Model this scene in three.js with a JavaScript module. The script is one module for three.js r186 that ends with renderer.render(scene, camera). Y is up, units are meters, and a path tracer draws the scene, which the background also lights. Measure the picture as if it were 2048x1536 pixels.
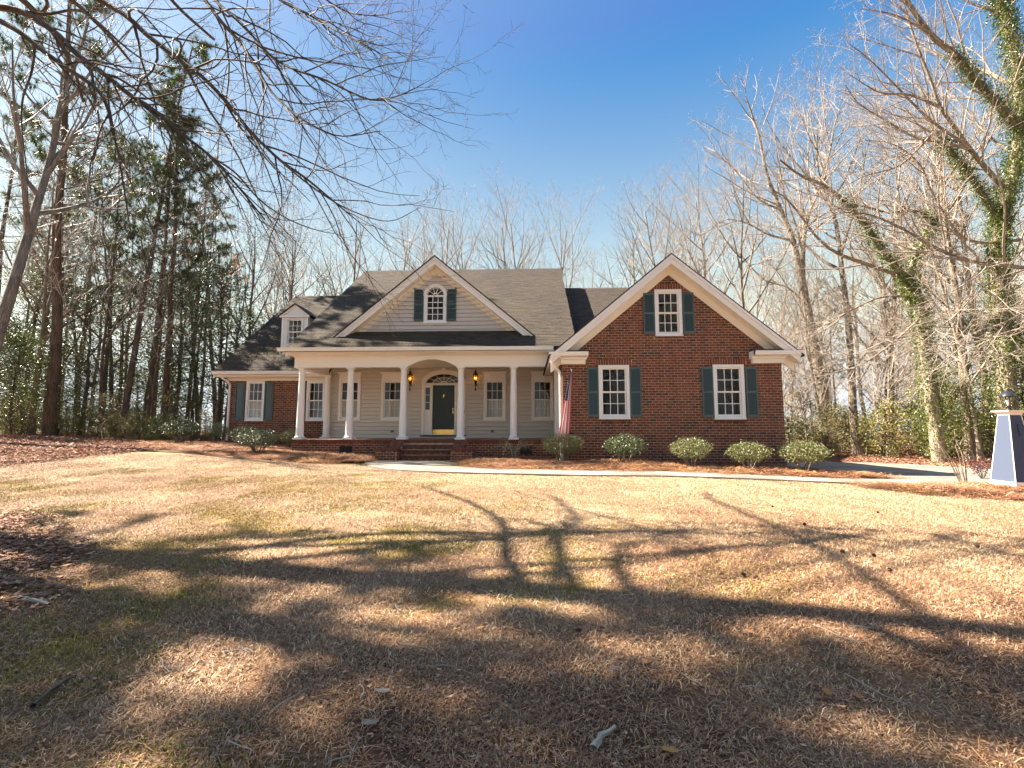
import * as THREE from 'three';
import { mergeGeometries } from 'three/addons/utils/BufferGeometryUtils.js';
import { ImprovedNoise } from 'three/addons/math/ImprovedNoise.js';

// ---------------------------------------------------------------- camera, sky, sun, exposure
const scene = new THREE.Scene();
const FOCAL = 950, PHOTO_W = 2048, PHOTO_H = 1536;                    // focal length in photo pixels
const camera = new THREE.PerspectiveCamera(2 * Math.atan(PHOTO_H / 2 / FOCAL) * 180 / Math.PI, 4 / 3, 0.05, 900);
const YAW = Math.atan(34 / FOCAL), PITCH = Math.atan(94 / FOCAL);
camera.rotation.order = 'YXZ';
camera.position.set(0, 1, 0);
camera.rotation.set(PITCH, YAW, 0);
camera.updateMatrixWorld(true);
scene.add(camera);

const renderer = new THREE.WebGLRenderer({ antialias: true });
renderer.setSize(1024, 768);
renderer.toneMapping = THREE.LinearToneMapping;
renderer.toneMappingExposure = 5;
renderer.shadowMap.enabled = true;

const TO_SUN = new THREE.Vector3(-1.0, 1, -0.24).normalize();
const sun = new THREE.DirectionalLight(new THREE.Color().setRGB(1.0, 0.905, 0.76), 5);
sun.position.copy(TO_SUN).multiplyScalar(120);
sun.castShadow = true;
sun.shadow.mapSize.set(4096, 4096);
Object.assign(sun.shadow.camera, { left: -45, right: 45, top: 45, bottom: -45, near: 1, far: 260 });
sun.shadow.radius = 1;
scene.add(sun, sun.target);

{ // clear winter sky: pale at the horizon, deep blue overhead, paler towards the sun
  const W = 1024, H = 512, d = new Float32Array(W * H * 4), v = new THREE.Vector3();
  for (let j = 0; j < H; j++) for (let i = 0; i < W; i++) {
    const el = ((j + 0.5) / H - 0.5) * Math.PI, az = ((i + 0.5) / W - 0.5) * 2 * Math.PI;
    v.set(Math.cos(el) * Math.cos(az), Math.sin(el), Math.cos(el) * Math.sin(az));
    const c = v.dot(TO_SUN), ang = Math.acos(Math.min(1, Math.max(-1, c)));
    const e = Math.max(0, v.y), hz = Math.exp(-e * 2.6);
    let r = Math.min(0.2, Math.max(0.008, 0.45 * hz - 0.08)), g = Math.min(0.22, Math.max(0.045, 0.43 * hz - 0.03)), b = Math.min(0.24, 0.105 + 0.16 * hz);
    const glow = 0.45 * Math.exp(-ang / 0.2) + 0.18 * Math.exp(-ang / 0.42);
    r += glow * 1.0; g += glow * 0.98; b += glow * 0.82;
    if (v.y < 0) { r = 0.1; g = 0.08; b = 0.06; }
    const k = (j * W + i) * 4; d[k] = r; d[k + 1] = g; d[k + 2] = b; d[k + 3] = 1;
  }
  const t = new THREE.DataTexture(d, W, H, THREE.RGBAFormat, THREE.FloatType);
  t.mapping = THREE.EquirectangularReflectionMapping; t.magFilter = THREE.LinearFilter; t.minFilter = THREE.LinearFilter; t.needsUpdate = true;
  scene.background = t; scene.environment = t;
}

// ---------------------------------------------------------------- helpers
function rng(seed) { let a = seed >>> 0; return () => { a = (a + 0x6D2B79F5) | 0; let t = Math.imul(a ^ (a >>> 15), 1 | a); t = (t + Math.imul(t ^ (t >>> 7), 61 | t)) ^ t; return ((t ^ (t >>> 14)) >>> 0) / 4294967296; }; }
const perlin = new ImprovedNoise();
const noise = (x, y, z = 0.37) => perlin.noise(x, y, z);
const fbm = (x, y, o = 4, z = 0.37) => { let s = 0, a = 0.5, f = 1; for (let i = 0; i < o; i++) { s += a * noise(x * f, y * f, z + i * 7.1); a *= 0.5; f *= 2; } return s; };
const lerp = (a, b, t) => a + (b - a) * t, clamp = (x, a = 0, b = 1) => Math.min(b, Math.max(a, x));
const smooth = (a, b, x) => { const t = clamp((x - a) / (b - a)); return t * t * (3 - 2 * t); };
const V = (x, y, z) => new THREE.Vector3(x, y, z);
const lin = (r, g, b) => new THREE.Color().setRGB(r, g, b);

const taken = new Map();
function numbered(n) { const k = taken.get(n) ?? 0; taken.set(n, k + 1); return k ? `${n}_${String(k).padStart(3, '0')}` : n; }
function tag(o, label, category, group, kind) { o.userData.label = label; if (category) o.userData.category = category; if (group) o.userData.group = group; if (kind) o.userData.kind = kind; return o; }
function thing(name, label, category, x = 0, y = 0, z = 0, turn = 0, group) { const o = new THREE.Group(); o.name = numbered(name); o.position.set(x, y, z); o.rotation.y = turn; scene.add(o); return tag(o, label, category, group); }
function structure(name, geo, mat, label) { const m = new THREE.Mesh(geo, mat); m.name = numbered(name); scene.add(m); return tag(m, label, null, null, 'structure'); }
function part(name, geo, mat, parent) { const m = new THREE.Mesh(geo, mat); m.name = name; parent.add(m); return m; }

class GB { // collects faces of one mesh
  constructor(colors = false) { this.p = []; this.n = []; this.u = []; this.c = colors ? [] : null; this.i = []; }
  vert(x, y, z, nx, ny, nz, u = 0, v = 0, col) { this.p.push(x, y, z); this.n.push(nx, ny, nz); this.u.push(u, v); if (this.c) this.c.push(...(col ?? [1, 1, 1])); return this.p.length / 3 - 1; }
  quad(a, b, c, d, uvs = 1, col) { // a b c d counter-clockwise, uv in metres
    const e = b.clone().sub(a), f = d.clone().sub(a), n = e.clone().cross(f).normalize(), le = e.length(), lf = f.length();
    const k = this.vert(a.x, a.y, a.z, n.x, n.y, n.z, 0, 0, col); this.vert(b.x, b.y, b.z, n.x, n.y, n.z, le * uvs, 0, col); this.vert(c.x, c.y, c.z, n.x, n.y, n.z, le * uvs, lf * uvs, col); this.vert(d.x, d.y, d.z, n.x, n.y, n.z, 0, lf * uvs, col);
    this.i.push(k, k + 1, k + 2, k, k + 2, k + 3); return this;
  }
  tri(a, b, c, col) { const n = b.clone().sub(a).cross(c.clone().sub(a)).normalize(); const k = this.vert(a.x, a.y, a.z, n.x, n.y, n.z, 0, 0, col); this.vert(b.x, b.y, b.z, n.x, n.y, n.z, 1, 0, col); this.vert(c.x, c.y, c.z, n.x, n.y, n.z, 0, 1, col); this.i.push(k, k + 1, k + 2); return this; }
  hex(P, col) { // eight corners: bottom 0123 (counter-clockwise from above), top 4567
    const q = (a, b, c, d) => this.quad(P[a], P[b], P[c], P[d], 1, col);
    q(3, 2, 1, 0); q(4, 5, 6, 7); q(0, 1, 5, 4); q(1, 2, 6, 5); q(2, 3, 7, 6); q(3, 0, 4, 7); return this;
  }
  box(x0, x1, y0, y1, Za, Zb, col) { // Z: metres in front of the camera (world z = -Z)
    const zn = -Math.min(Za, Zb), zf = -Math.max(Za, Zb);
    return this.hex([V(x0, y0, zn), V(x1, y0, zn), V(x1, y0, zf), V(x0, y0, zf), V(x0, y1, zn), V(x1, y1, zn), V(x1, y1, zf), V(x0, y1, zf)], col);
  }
  prism(pts, Za, Zb) { // polygon in x y (counter-clockwise), extruded along Z
    const s = new THREE.Shape(pts.map(([x, y]) => new THREE.Vector2(x, y))), zn = -Math.min(Za, Zb), zf = -Math.max(Za, Zb);
    const tris = THREE.ShapeUtils.triangulateShape(s.getPoints(), []);
    for (const [a, b, c] of tris) { const A = pts[a], B = pts[b], C = pts[c]; this.tri(V(A[0], A[1], zn), V(B[0], B[1], zn), V(C[0], C[1], zn)); this.tri(V(C[0], C[1], zf), V(B[0], B[1], zf), V(A[0], A[1], zf)); }
    for (let i = 0; i < pts.length; i++) { const A = pts[i], B = pts[(i + 1) % pts.length]; this.quad(V(A[0], A[1], zn), V(A[0], A[1], zf), V(B[0], B[1], zf), V(B[0], B[1], zn)); }
    return this;
  }
  tube(pts, radii, sides, col, uvk = 1) {
    const n = pts.length, k0 = this.p.length / 3; let dist = 0;
    const T = V(0, 0, 0), N = V(0, 0, 0), B = V(0, 0, 0);
    for (let i = 0; i < n; i++) {
      T.copy(pts[Math.min(n - 1, i + 1)]).sub(pts[Math.max(0, i - 1)]).normalize();
      if (!i) { N.set(Math.abs(T.y) > 0.9 ? 1 : 0, Math.abs(T.y) > 0.9 ? 0 : 1, 0.01); } 
      N.addScaledVector(T, -N.dot(T)).normalize(); B.crossVectors(T, N);
      if (i) dist += pts[i].distanceTo(pts[i - 1]);
      for (let s = 0; s <= sides; s++) {
        const a = s / sides * 2 * Math.PI, c = Math.cos(a), q = Math.sin(a), x = N.x * c + B.x * q, y = N.y * c + B.y * q, z = N.z * c + B.z * q, r = radii[i];
        this.vert(pts[i].x + x * r, pts[i].y + y * r, pts[i].z + z * r, x, y, z, s / sides * Math.max(0.05, 2 * Math.PI * radii[0]) * uvk, dist * uvk, col);
      }
    }
    const w = sides + 1;
    for (let i = 0; i < n - 1; i++) for (let s = 0; s < sides; s++) { const a = k0 + i * w + s, b = a + 1, c = a + w, d = c + 1; this.i.push(a, b, d, a, d, c); }
    return this;
  }
  geo() {
    const g = new THREE.BufferGeometry();
    g.setAttribute('position', new THREE.Float32BufferAttribute(this.p, 3)); g.setAttribute('normal', new THREE.Float32BufferAttribute(this.n, 3)); g.setAttribute('uv', new THREE.Float32BufferAttribute(this.u, 2));
    if (this.c) g.setAttribute('color', new THREE.Float32BufferAttribute(this.c, 3));
    g.setIndex(this.i); return g;
  }
}
const boxGeo = (...a) => new GB().box(...a).geo();
function lathe(profile, seg = 24) { return new THREE.LatheGeometry(profile.map(([r, y]) => new THREE.Vector2(r, y)), seg); }

// terrain: level at the house, falling a little to the right and towards the street, rising to the left
function ground(x, z) {
  const Z = -z;
  const n = 12 - Z;
  let h = -0.035 * (n > 2 ? n : n < -2 ? 0 : (n + 2) * (n + 2) / 8);
  if (Z < -6) h = -0.035 * 18;
  h -= 0.18 * smooth(2, 9, x);
  h += 0.42 * smooth(-3, -14, x) * smooth(8, 18, Z) + 0.35 * smooth(-14, -24, x) * smooth(6, 16, Z);
  h += 0.25 * smooth(26, 60, Z) + 0.035 * fbm(x * 0.16, z * 0.16, 3);
  return h;
}
const RIGHT = V(1, 0, 0).applyQuaternion(camera.quaternion), UP = V(0, 1, 0).applyQuaternion(camera.quaternion), FWD = V(0, 0, -1).applyQuaternion(camera.quaternion);
const rayOf = (px, py) => FWD.clone().addScaledVector(RIGHT, (px - 1024) / FOCAL).addScaledVector(UP, -(py - 768) / FOCAL);
function at(px, py, Z) { const d = rayOf(px, py); return d.multiplyScalar(-Z / d.z).add(camera.position); }          // photo pixel at a distance along the house's depth axis
function onGround(px, py) { // photo pixel followed down to the terrain
  const d = rayOf(px, py); let t = 0.5;
  for (let i = 0; i < 4000; i++) { const x = d.x * t, y = 1 + d.y * t, z = d.z * t, gap = y - ground(x, z); if (gap < 0.0005 || t > 120) break; t += Math.max(0.0008, gap * 0.5); }
  const x = d.x * t, z = d.z * t; return V(x, ground(x, z), z);
}

// textures
function dataTex(w, h, fn, srgb = true, rep = true) {
  const d = new Uint8Array(w * h * 4);
  for (let j = 0; j < h; j++) for (let i = 0; i < w; i++) { const c = fn(i, j), k = (j * w + i) * 4; d[k] = clamp(c[0], 0, 255); d[k + 1] = clamp(c[1], 0, 255); d[k + 2] = clamp(c[2], 0, 255); d[k + 3] = 255; }
  const t = new THREE.DataTexture(d, w, h); if (srgb) t.colorSpace = THREE.SRGBColorSpace; if (rep) t.wrapS = t.wrapT = THREE.RepeatWrapping;
  t.magFilter = THREE.LinearFilter; t.minFilter = THREE.LinearMipmapLinearFilter; t.generateMipmaps = true; t.needsUpdate = true; return t;
}
function tileNoise(w, h, fx, fy, oct, seed) { // tiling value noise, 0..1
  const out = new Float32Array(w * h); let amp = 1, tot = 0;
  for (let o = 0; o < oct; o++) {
    const R = rng(seed + o * 91), gx = fx << o, gy = fy << o, g = new Float32Array(gx * gy).map(() => R());
    for (let j = 0; j < h; j++) { const y = j / h * gy, y0 = y | 0, ty = smooth(0, 1, y - y0), y1 = (y0 + 1) % gy; for (let i = 0; i < w; i++) { const x = i / w * gx, x0 = x | 0, tx = smooth(0, 1, x - x0), x1 = (x0 + 1) % gx; out[j * w + i] += amp * lerp(lerp(g[y0 * gx + x0], g[y0 * gx + x1], tx), lerp(g[y1 * gx + x0], g[y1 * gx + x1], tx), ty); } }
    tot += amp; amp *= 0.55;
  }
  for (let i = 0; i < out.length; i++) out[i] /= tot; return out;
}
const grain = tileNoise(256, 256, 8, 8, 5, 5);
const grainTex = dataTex(256, 256, (i, j) => { const v = 222 + (grain[j * 256 + i] - 0.5) * 120; return [v, v, v]; });
const barkN = tileNoise(256, 512, 20, 6, 4, 17), barkC = tileNoise(256, 512, 4, 4, 4, 31);
const barkRidge = (i, j) => Math.abs(barkN[j * 256 + i] - 0.5) * 2;
const barkTex = dataTex(256, 512, (i, j) => { const r = barkRidge(i, j), c = barkC[j * 256 + i], v = 128 + 120 * Math.sqrt(r) + (c - 0.5) * 110; return [v, v * 0.965, v * 0.92]; });
const barkBump = dataTex(256, 512, (i, j) => { const v = 255 * Math.sqrt(barkRidge(i, j)); return [v, v, v]; }, false);
for (const t of [barkTex, barkBump]) t.repeat.set(1.1, 0.55);
const conc = tileNoise(512, 512, 4, 4, 7, 77);
const concTex = dataTex(512, 512, (i, j) => { const v = 222 + (conc[j * 512 + i] - 0.5) * 150; return [v, v * 0.985, v * 0.955]; });
concTex.repeat.set(0.4, 0.4);
const shTex = dataTex(256, 256, (i, j) => { const v = 205 + (grain[j * 256 + i] - 0.5) * 160 + (grain[(j * 7 % 256) * 256 + (i * 5 % 256)] - 0.5) * 160; return [v, v, v]; });
const std = (color, roughness = 0.8, o = {}) => new THREE.MeshStandardMaterial({ color, roughness, ...o });

const M = {
  white: std(lin(0.82, 0.8, 0.77), 0.5), cream: std(lin(0.8, 0.74, 0.65), 0.55),
  siding: std(lin(0.56, 0.52, 0.47), 0.6), mortar: std(lin(0.66, 0.49, 0.335), 0.95, { map: grainTex }),
  dark: std(lin(0.02, 0.02, 0.02), 0.8), teal: std(lin(0.062, 0.1, 0.105), 0.45), door: std(lin(0.01, 0.026, 0.028), 0.35),
  brass: std(lin(0.85, 0.58, 0.2), 0.18, { metalness: 1 }), bronze: std(lin(0.03, 0.02, 0.012), 0.45, { metalness: 0.6 }),
  glass: new THREE.MeshPhysicalMaterial({ color: lin(0.92, 0.95, 0.95), roughness: 0.02, transmission: 1, thickness: 0, ior: 1.5 }),
  lampGlass: new THREE.MeshPhysicalMaterial({ color: lin(1, 0.72, 0.3), roughness: 0.08, transmission: 1, thickness: 0, ior: 1.5 }),
  clearGlass: new THREE.MeshPhysicalMaterial({ color: lin(0.95, 0.95, 0.95), roughness: 0.05, transmission: 1, thickness: 0, ior: 1.5 }),
  curtain: new THREE.MeshPhysicalMaterial({ color: lin(0.78, 0.76, 0.7), roughness: 1, transmission: 0.35, thickness: 0, side: THREE.DoubleSide }),
  inside: std(lin(0.2, 0.17, 0.14), 0.9), roofSlab: std(lin(0.05, 0.043, 0.036), 0.95, { map: shTex }), flash: std(lin(0.035, 0.03, 0.028), 0.8),
  concrete: std(lin(0.31, 0.285, 0.25), 0.9, { map: concTex, bumpMap: concTex, bumpScale: 0.003 }),
  porchFloor: std(lin(0.35, 0.2, 0.14), 0.85, { map: grainTex }),
};

// ---------------------------------------------------------------- the house
const house = thing('brick_house', 'one and a half storey brick house with white columned porch and shingled gable roofs', 'house');
const ZG = 15, ZP = 19.6, ZW = 19.8, ZC = 17, FLOOR = 0.70, COURSE = 0.0813, BRICK = 0.2032;
const unit = new THREE.BoxGeometry(1, 1, 1);
const BRICK_TONES = [[0.235, 0.072, 0.04], [0.2, 0.058, 0.032], [0.27, 0.088, 0.048], [0.16, 0.05, 0.031], [0.215, 0.078, 0.046], [0.085, 0.052, 0.042]];
const brickMats = BRICK_TONES.map(c => std(lin(...c), 0.9, { map: grainTex, bumpMap: grainTex, bumpScale: 0.004 }));
const brickMany = std(lin(1, 1, 1), 0.9, { map: grainTex, bumpMap: grainTex, bumpScale: 0.004 });
const brickR = rng(11);
const tone = () => { const r = brickR(); return r < 0.13 ? 5 : r < 0.32 ? 0 : r < 0.55 ? 1 : r < 0.7 ? 2 : r < 0.86 ? 3 : 4; };
const bricks = []; // {wall, pos, size, tone, turn}
const gapU = 0.0125, gapV = 0.0125, PROUD = 0.004;
// lays one wall in running bond. span(v) gives [u0,u1]; holes are [u0,u1,v0,v1]; place(u,v,du,dv) gives centre, size
function layBricks(wall, v0, v1, span, holes, place, pick, half = 0) {
  const n = Math.round((v1 - v0) / COURSE);
  for (let k = 0; k < n; k++) {
    const vb = v0 + k * COURSE, vt = vb + COURSE, vm = (vb + vt) / 2, [ua, ub] = span(vm);
    if (ub - ua < 0.06) continue;
    let u = Math.floor(ua / BRICK) * BRICK - (k + half) % 2 * BRICK / 2;
    for (; u < ub; u += BRICK) {
      let segs = [[Math.max(u, ua), Math.min(u + BRICK, ub)]];
      for (const [h0, h1, a, b] of holes) if (vm > a && vm < b) segs = segs.flatMap(([s, e]) => (e <= h0 || s >= h1) ? [[s, e]] : [[s, Math.min(e, h0)], [Math.max(s, h1), e]]);
      for (const [s, e] of segs) if (e - s > 0.035) bricks.push({ wall, ...place((s + e) / 2, vm, e - s - gapU, COURSE - gapV), tone: tone(), pick: pick && e - s > 0.19 });
    }
  }
}
function soldierRow(wall, u0, u1, v0, v1, place, w = 0.0813) { const n = Math.round((u1 - u0) / w), s = (u1 - u0) / n; for (let i = 0; i < n; i++) bricks.push({ wall, ...place(u0 + (i + 0.5) * s, (v0 + v1) / 2, s - gapU, v1 - v0 - 0.006), tone: [0, 1, 4, 2][(brickR() * 4) | 0] }); }
const facing = Z => (u, v, du, dv) => ({ pos: V(u, v, -Z + PROUD / 2 - 0.02 + brickR() * 0.0016), size: V(du, dv, 0.04 + PROUD), turn: 0 });
const sideways = (X, s) => (u, v, du, dv) => ({ pos: V(X + s * (PROUD / 2 - 0.02), v, -u), size: V(0.04 + PROUD, dv, du), turn: 0 });
function wallMesh(name, outline, holes, Z, thick, mat) { // flat wall with real openings; outline and holes in x y
  const s = new THREE.Shape(outline.map(p => new THREE.Vector2(...p)));
  for (const h of holes) s.holes.push(Array.isArray(h[0]) ? new THREE.Path(h.map(p => new THREE.Vector2(...p))) : new THREE.Path([[h[0], h[2]], [h[0], h[3]], [h[1], h[3]], [h[1], h[2]]].map(p => new THREE.Vector2(...p))));
  const g = new THREE.ExtrudeGeometry(s, { depth: thick, bevelEnabled: false }); g.translate(0, 0, -Z - thick);
  return part(name, g, mat, house);
}

// ---- windows. casing outer edges x0..x1, y0..y1; wall face at Z; opening = inside of the casing
function makeWindow({ x0, x1, y0, y1, Z, rows = 4, cols = 3, cas = 0.085, hood = 0, curtain = 0, blind = 0, split = true, name = 'window', sill = true, mat = M.white }) {
  const w = new THREE.Group(); w.name = name; house.add(w);
  const g = new GB(), F = Z - 0.03;                                   // casing stands 3 cm proud
  g.box(x0, x0 + cas, y0, y1, F, Z + 0.06).box(x1 - cas, x1, y0, y1, F, Z + 0.06).box(x0 + cas, x1 - cas, y1 - cas, y1, F, Z + 0.06).box(x0 + cas, x1 - cas, y0, y0 + 0.055, F - 0.012, Z + 0.06);
  g.box(x0 - 0.006, x0 + 0.02, y0, y1, F - 0.012, F).box(x1 - 0.02, x1 + 0.006, y0, y1, F - 0.012, F).box(x0 - 0.006, x1 + 0.006, y1 - 0.016, y1 + 0.012, F - 0.016, F);   // back band
  part('casing', g.geo(), mat, w);
  if (sill) part('sill', boxGeo(x0 - 0.015, x1 + 0.015, y0 - 0.035, y0 - 0.001, F - 0.025, Z + 0.02), mat, w);
  if (hood) {
    const h = new GB().box(x0 + 0.004, x1 - 0.004, y1 + 0.013, y1 + hood - 0.07, F - 0.004, Z).box(x0 - 0.03, x1 + 0.03, y1 + hood - 0.069, y1 + hood - 0.03, F - 0.05, Z).box(x0 - 0.06, x1 + 0.06, y1 + hood - 0.029, y1 + hood, F - 0.09, Z).box(x0 - 0.005, x1 + 0.005, y1 + 0.013, y1 + 0.04, F - 0.018, Z);
    part('hood', h.geo(), mat, w);
  }
  // two sashes, the upper a little in front
  const a = x0 + cas + 0.004, b = x1 - cas - 0.004, lo = y0 + 0.06, hi = y1 - cas - 0.004, mid = split ? lo + (hi - lo) * 0.5 : lo, rail = 0.042, mu = 0.02;
  const sashes = split ? [[lo, mid + 0.012, Z + 0.035, rows / 2, 0.06], [mid - 0.012, hi, Z + 0.002, rows / 2, rail]] : [[lo, hi, Z + 0.01, rows, 0.05]];
  for (const [sy0, sy1, sz, nr, bottom] of sashes) {
    const s = new GB();
    s.box(a, a + rail, sy0, sy1, sz, sz + 0.03).box(b - rail, b, sy0, sy1, sz, sz + 0.03).box(a + rail, b - rail, sy0, sy0 + bottom, sz, sz + 0.03).box(a + rail, b - rail, sy1 - 0.034, sy1, sz, sz + 0.03);
    part('sash', s.geo(), mat, w);
    const ga = a + rail, gb = b - rail, g0 = sy0 + bottom, g1 = sy1 - 0.034, cw = (gb - ga) / cols, rh = (g1 - g0) / nr;
    for (let c = 1; c < cols; c++) part('muntin', boxGeo(ga + c * cw - mu / 2, ga + c * cw + mu / 2, g0, g1, sz + 0.003, sz + 0.026), mat, w);
    for (let r = 1; r < nr; r++) part('muntin', boxGeo(ga, gb, g0 + r * rh - mu / 2, g0 + r * rh + mu / 2, sz + 0.0045, sz + 0.0245), mat, w);
    for (let c = 0; c < cols; c++) for (let r = 0; r < nr; r++) { const p = new GB().quad(V(ga + c * cw, g0 + r * rh, -sz - 0.015), V(ga + (c + 1) * cw, g0 + r * rh, -sz - 0.015), V(ga + (c + 1) * cw, g0 + (r + 1) * rh, -sz - 0.015), V(ga + c * cw, g0 + (r + 1) * rh, -sz - 0.015)); part('pane', p.geo(), M.glass, w); }
  }
  if (curtain) { // café curtain gathered in soft folds behind the lower sash
    const c = new GB(), n = 60, top = mid - 0.01 + (curtain > 1 ? hi - mid : 0);
    for (let i = 0; i < n; i++) { const f = t => V(lerp(a, b, t), 0, -Z - 0.13 + 0.018 * Math.sin(t * 44 + 3 * Math.sin(t * 9 + x0))), p = f(i / n), q = f((i + 1) / n); c.quad(V(p.x, lo, p.z), V(q.x, lo, q.z), V(q.x, top, q.z), V(p.x, top, p.z)); }
    part('curtain', c.geo(), M.curtain, w);
  }
  if (blind) for (let k = 0; k < 22; k++) { const y = lo + 0.02 + k * (mid - lo) / 22; part('blind_slat', new GB().hex([V(a, y, -Z - 0.12), V(b, y, -Z - 0.12), V(b, y + 0.012, -Z - 0.15), V(a, y + 0.012, -Z - 0.15), V(a, y + 0.003, -Z - 0.12), V(b, y + 0.003, -Z - 0.12), V(b, y + 0.015, -Z - 0.15), V(a, y + 0.015, -Z - 0.15)]).geo(), M.white, w); }
  return w;
}
const opening = (o, cas = 0.085) => [o.x0 + cas - 0.02, o.x1 - cas + 0.02, o.y0 + 0.02, o.y1 - cas + 0.02];
// louvred or panelled shutter, optionally with a quarter-round top rising to one side
function makeShutter(x0, x1, y0, y1, Z, louvred = true, round = 0) {
  const s = new THREE.Group(); s.name = 'shutter'; house.add(s);
  const st = 0.042, A = Z - 0.012, B = Z - 0.044, g = new GB(), mid = lerp(y0, y1, 0.5);
  const topAt = x => round ? y1 - 0.5 * (x1 - x0) * Math.pow(round > 0 ? (x1 - x) / (x1 - x0) : (x - x0) / (x1 - x0), 2.2) : y1;
  const prof = [[x0, y0], [x1, y0]]; for (let i = 0; i <= 8; i++) { const x = lerp(x1, x0, i / 8); prof.push([x, topAt(x)]); }
  if (round) g.prism(prof, A, Z - 0.002); else g.box(x0 + 0.01, x1 - 0.01, y0 + 0.01, y1 - 0.01, A + 0.002, Z - 0.002);
  g.box(x0, x0 + st, y0, topAt(x0 + st / 2) - 0.004, B, A - 0.0005).box(x1 - st, x1, y0, topAt(x1 - st / 2) - 0.004, B, A - 0.0005);
  g.box(x0 + st, x1 - st, y0, y0 + 0.08, B + 0.002, A - 0.0005).box(x0 + st, x1 - st, mid - 0.03, mid + 0.03, B + 0.002, A - 0.0005);
  if (!round) g.box(x0 + st, x1 - st, y1 - 0.07, y1, B + 0.002, A - 0.0005);
  part('frame', g.geo(), M.teal, s);
  if (louvred) for (const [a, b] of [[y0 + 0.085, mid - 0.033], [mid + 0.033, y1 - 0.075]]) {
    const n = Math.round((b - a) / 0.034), d = (b - a) / n;
    for (let k = 0; k < n; k++) { const y = a + k * d; if (y + d > topAt((x0 + x1) / 2) - 0.02) continue; part('slat', new GB().hex([V(x0 + st, y, -B + -0.004), V(x1 - st, y, -B - 0.004), V(x1 - st, y + d * 0.9, -A + 0.002), V(x0 + st, y + d * 0.9, -A + 0.002), V(x0 + st, y + 0.008, -B - 0.003), V(x1 - st, y + 0.008, -B - 0.003), V(x1 - st, y + d * 0.9 + 0.008, -A + 0.003), V(x0 + st, y + d * 0.9 + 0.008, -A + 0.003)]).geo(), M.teal, s); }
  } else for (const [a, b] of [[y0 + 0.11, mid - 0.06], [mid + 0.06, y1 - 0.1]]) part('raised_panel', boxGeo(x0 + st + 0.03, x1 - st - 0.03, a, b, A - 0.016, A), M.teal, s);
}

// ---- gable block (right)
const gx0 = 1.07, gx1 = 7.88, gxc = 4.475, gEave = 3.25, gApex = 6.09, gs = (gApex - gEave) / (gxc - gx0), gBase = -0.25;
const GW = [{ x0: 2.20, x1: 3.15, y0: 1.40, y1: 3.06, Z: ZG }, { x0: 5.76, x1: 6.70, y0: 1.39, y1: 3.06, Z: ZG }, { x0: 4.02, x1: 4.86, y0: 4.02, y1: 5.49, Z: ZG }];
{
  const holes = GW.map(o => opening(o));
  const w = wallMesh('brick_wall', [[gx0, gBase], [gx1, gBase], [gx1, gEave], [gxc, gApex], [gx0, gEave]], holes, ZG, 0.2, M.mortar);
  const cut = [];
  for (const o of GW) { cut.push([o.x0 + 0.02, o.x1 - 0.02, o.y0 - 0.03, o.y1]); const a = o.x0 - 0.085, b = o.x1 + 0.085; cut.push([a, b, o.y1, o.y1 + 0.2]); soldierRow(w, a, b, o.y1 + 0.006, o.y1 + 0.2, facing(ZG)); cut.push([o.x0 - 0.03, o.x1 + 0.03, o.y0 - 0.11, o.y0 - 0.03]); soldierRow(w, o.x0 - 0.03, o.x1 + 0.03, o.y0 - 0.108, o.y0 - 0.036, (u, v, du, dv) => ({ pos: V(u, v, -ZG + 0.012), size: V(du, dv, 0.06), turn: 0 }), 0.1); }
  layBricks(w, gBase, gApex, v => v < gEave ? [gx0, gx1] : [gx0 + (v - gEave) / gs, gx1 - (v - gEave) / gs], cut, facing(ZG), true);
  for (const o of GW) makeWindow({ ...o });
  for (const [a, b, c, d] of [[1.84, 2.19, 1.43, 3.0], [3.17, 3.52, 1.43, 3.0], [5.40, 5.75, 1.42, 2.99], [6.75, 7.10, 1.42, 2.99], [3.65, 4.005, 4.06, 5.39], [4.89, 5.245, 4.06, 5.39]]) makeShutter(a, b, c, d, ZG - PROUD);
  // side walls of the block
  const l = part('brick_wall', boxGeo(gx0, gx0 + 0.2, gBase, 3.35, ZG + 0.2, ZP + 0.4), M.mortar, house);
  layBricks(l, gBase, 3.3, () => [ZG, 16.75], [], sideways(gx0, -1), false);
  const r = part('brick_wall', boxGeo(gx1 - 0.2, gx1, gBase, 3.35, ZG + 0.2, 27), M.mortar, house);
  layBricks(r, gBase, 3.3, () => [ZG, 22], [], sideways(gx1, 1), false, 1);
  // porch end of the side wall is lap sided
  for (let k = 0; k < 17; k++) { const y = FLOOR + k * 0.158, t = Math.min(y + 0.158, 3.62); part('siding_board', new GB().hex([V(gx0 - 0.022, y, -17.2), V(gx0 - 0.002, y, -17.2), V(gx0 - 0.002, y, -ZP), V(gx0 - 0.022, y, -ZP), V(gx0 - 0.006, t + 0.01, -17.2), V(gx0 - 0.002, t + 0.01, -17.2), V(gx0 - 0.002, t + 0.01, -ZP), V(gx0 - 0.006, t + 0.01, -ZP)]).geo(), M.siding, l); }
  part('pilaster', new GB().box(gx0 - 0.16, gx0 - 0.003, FLOOR, 3.3, 16.9, 17.15).box(gx0 - 0.19, gx0 - 0.003, FLOOR, FLOOR + 0.1, 16.87, 17.18).geo(), M.white, house);
}
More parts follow.
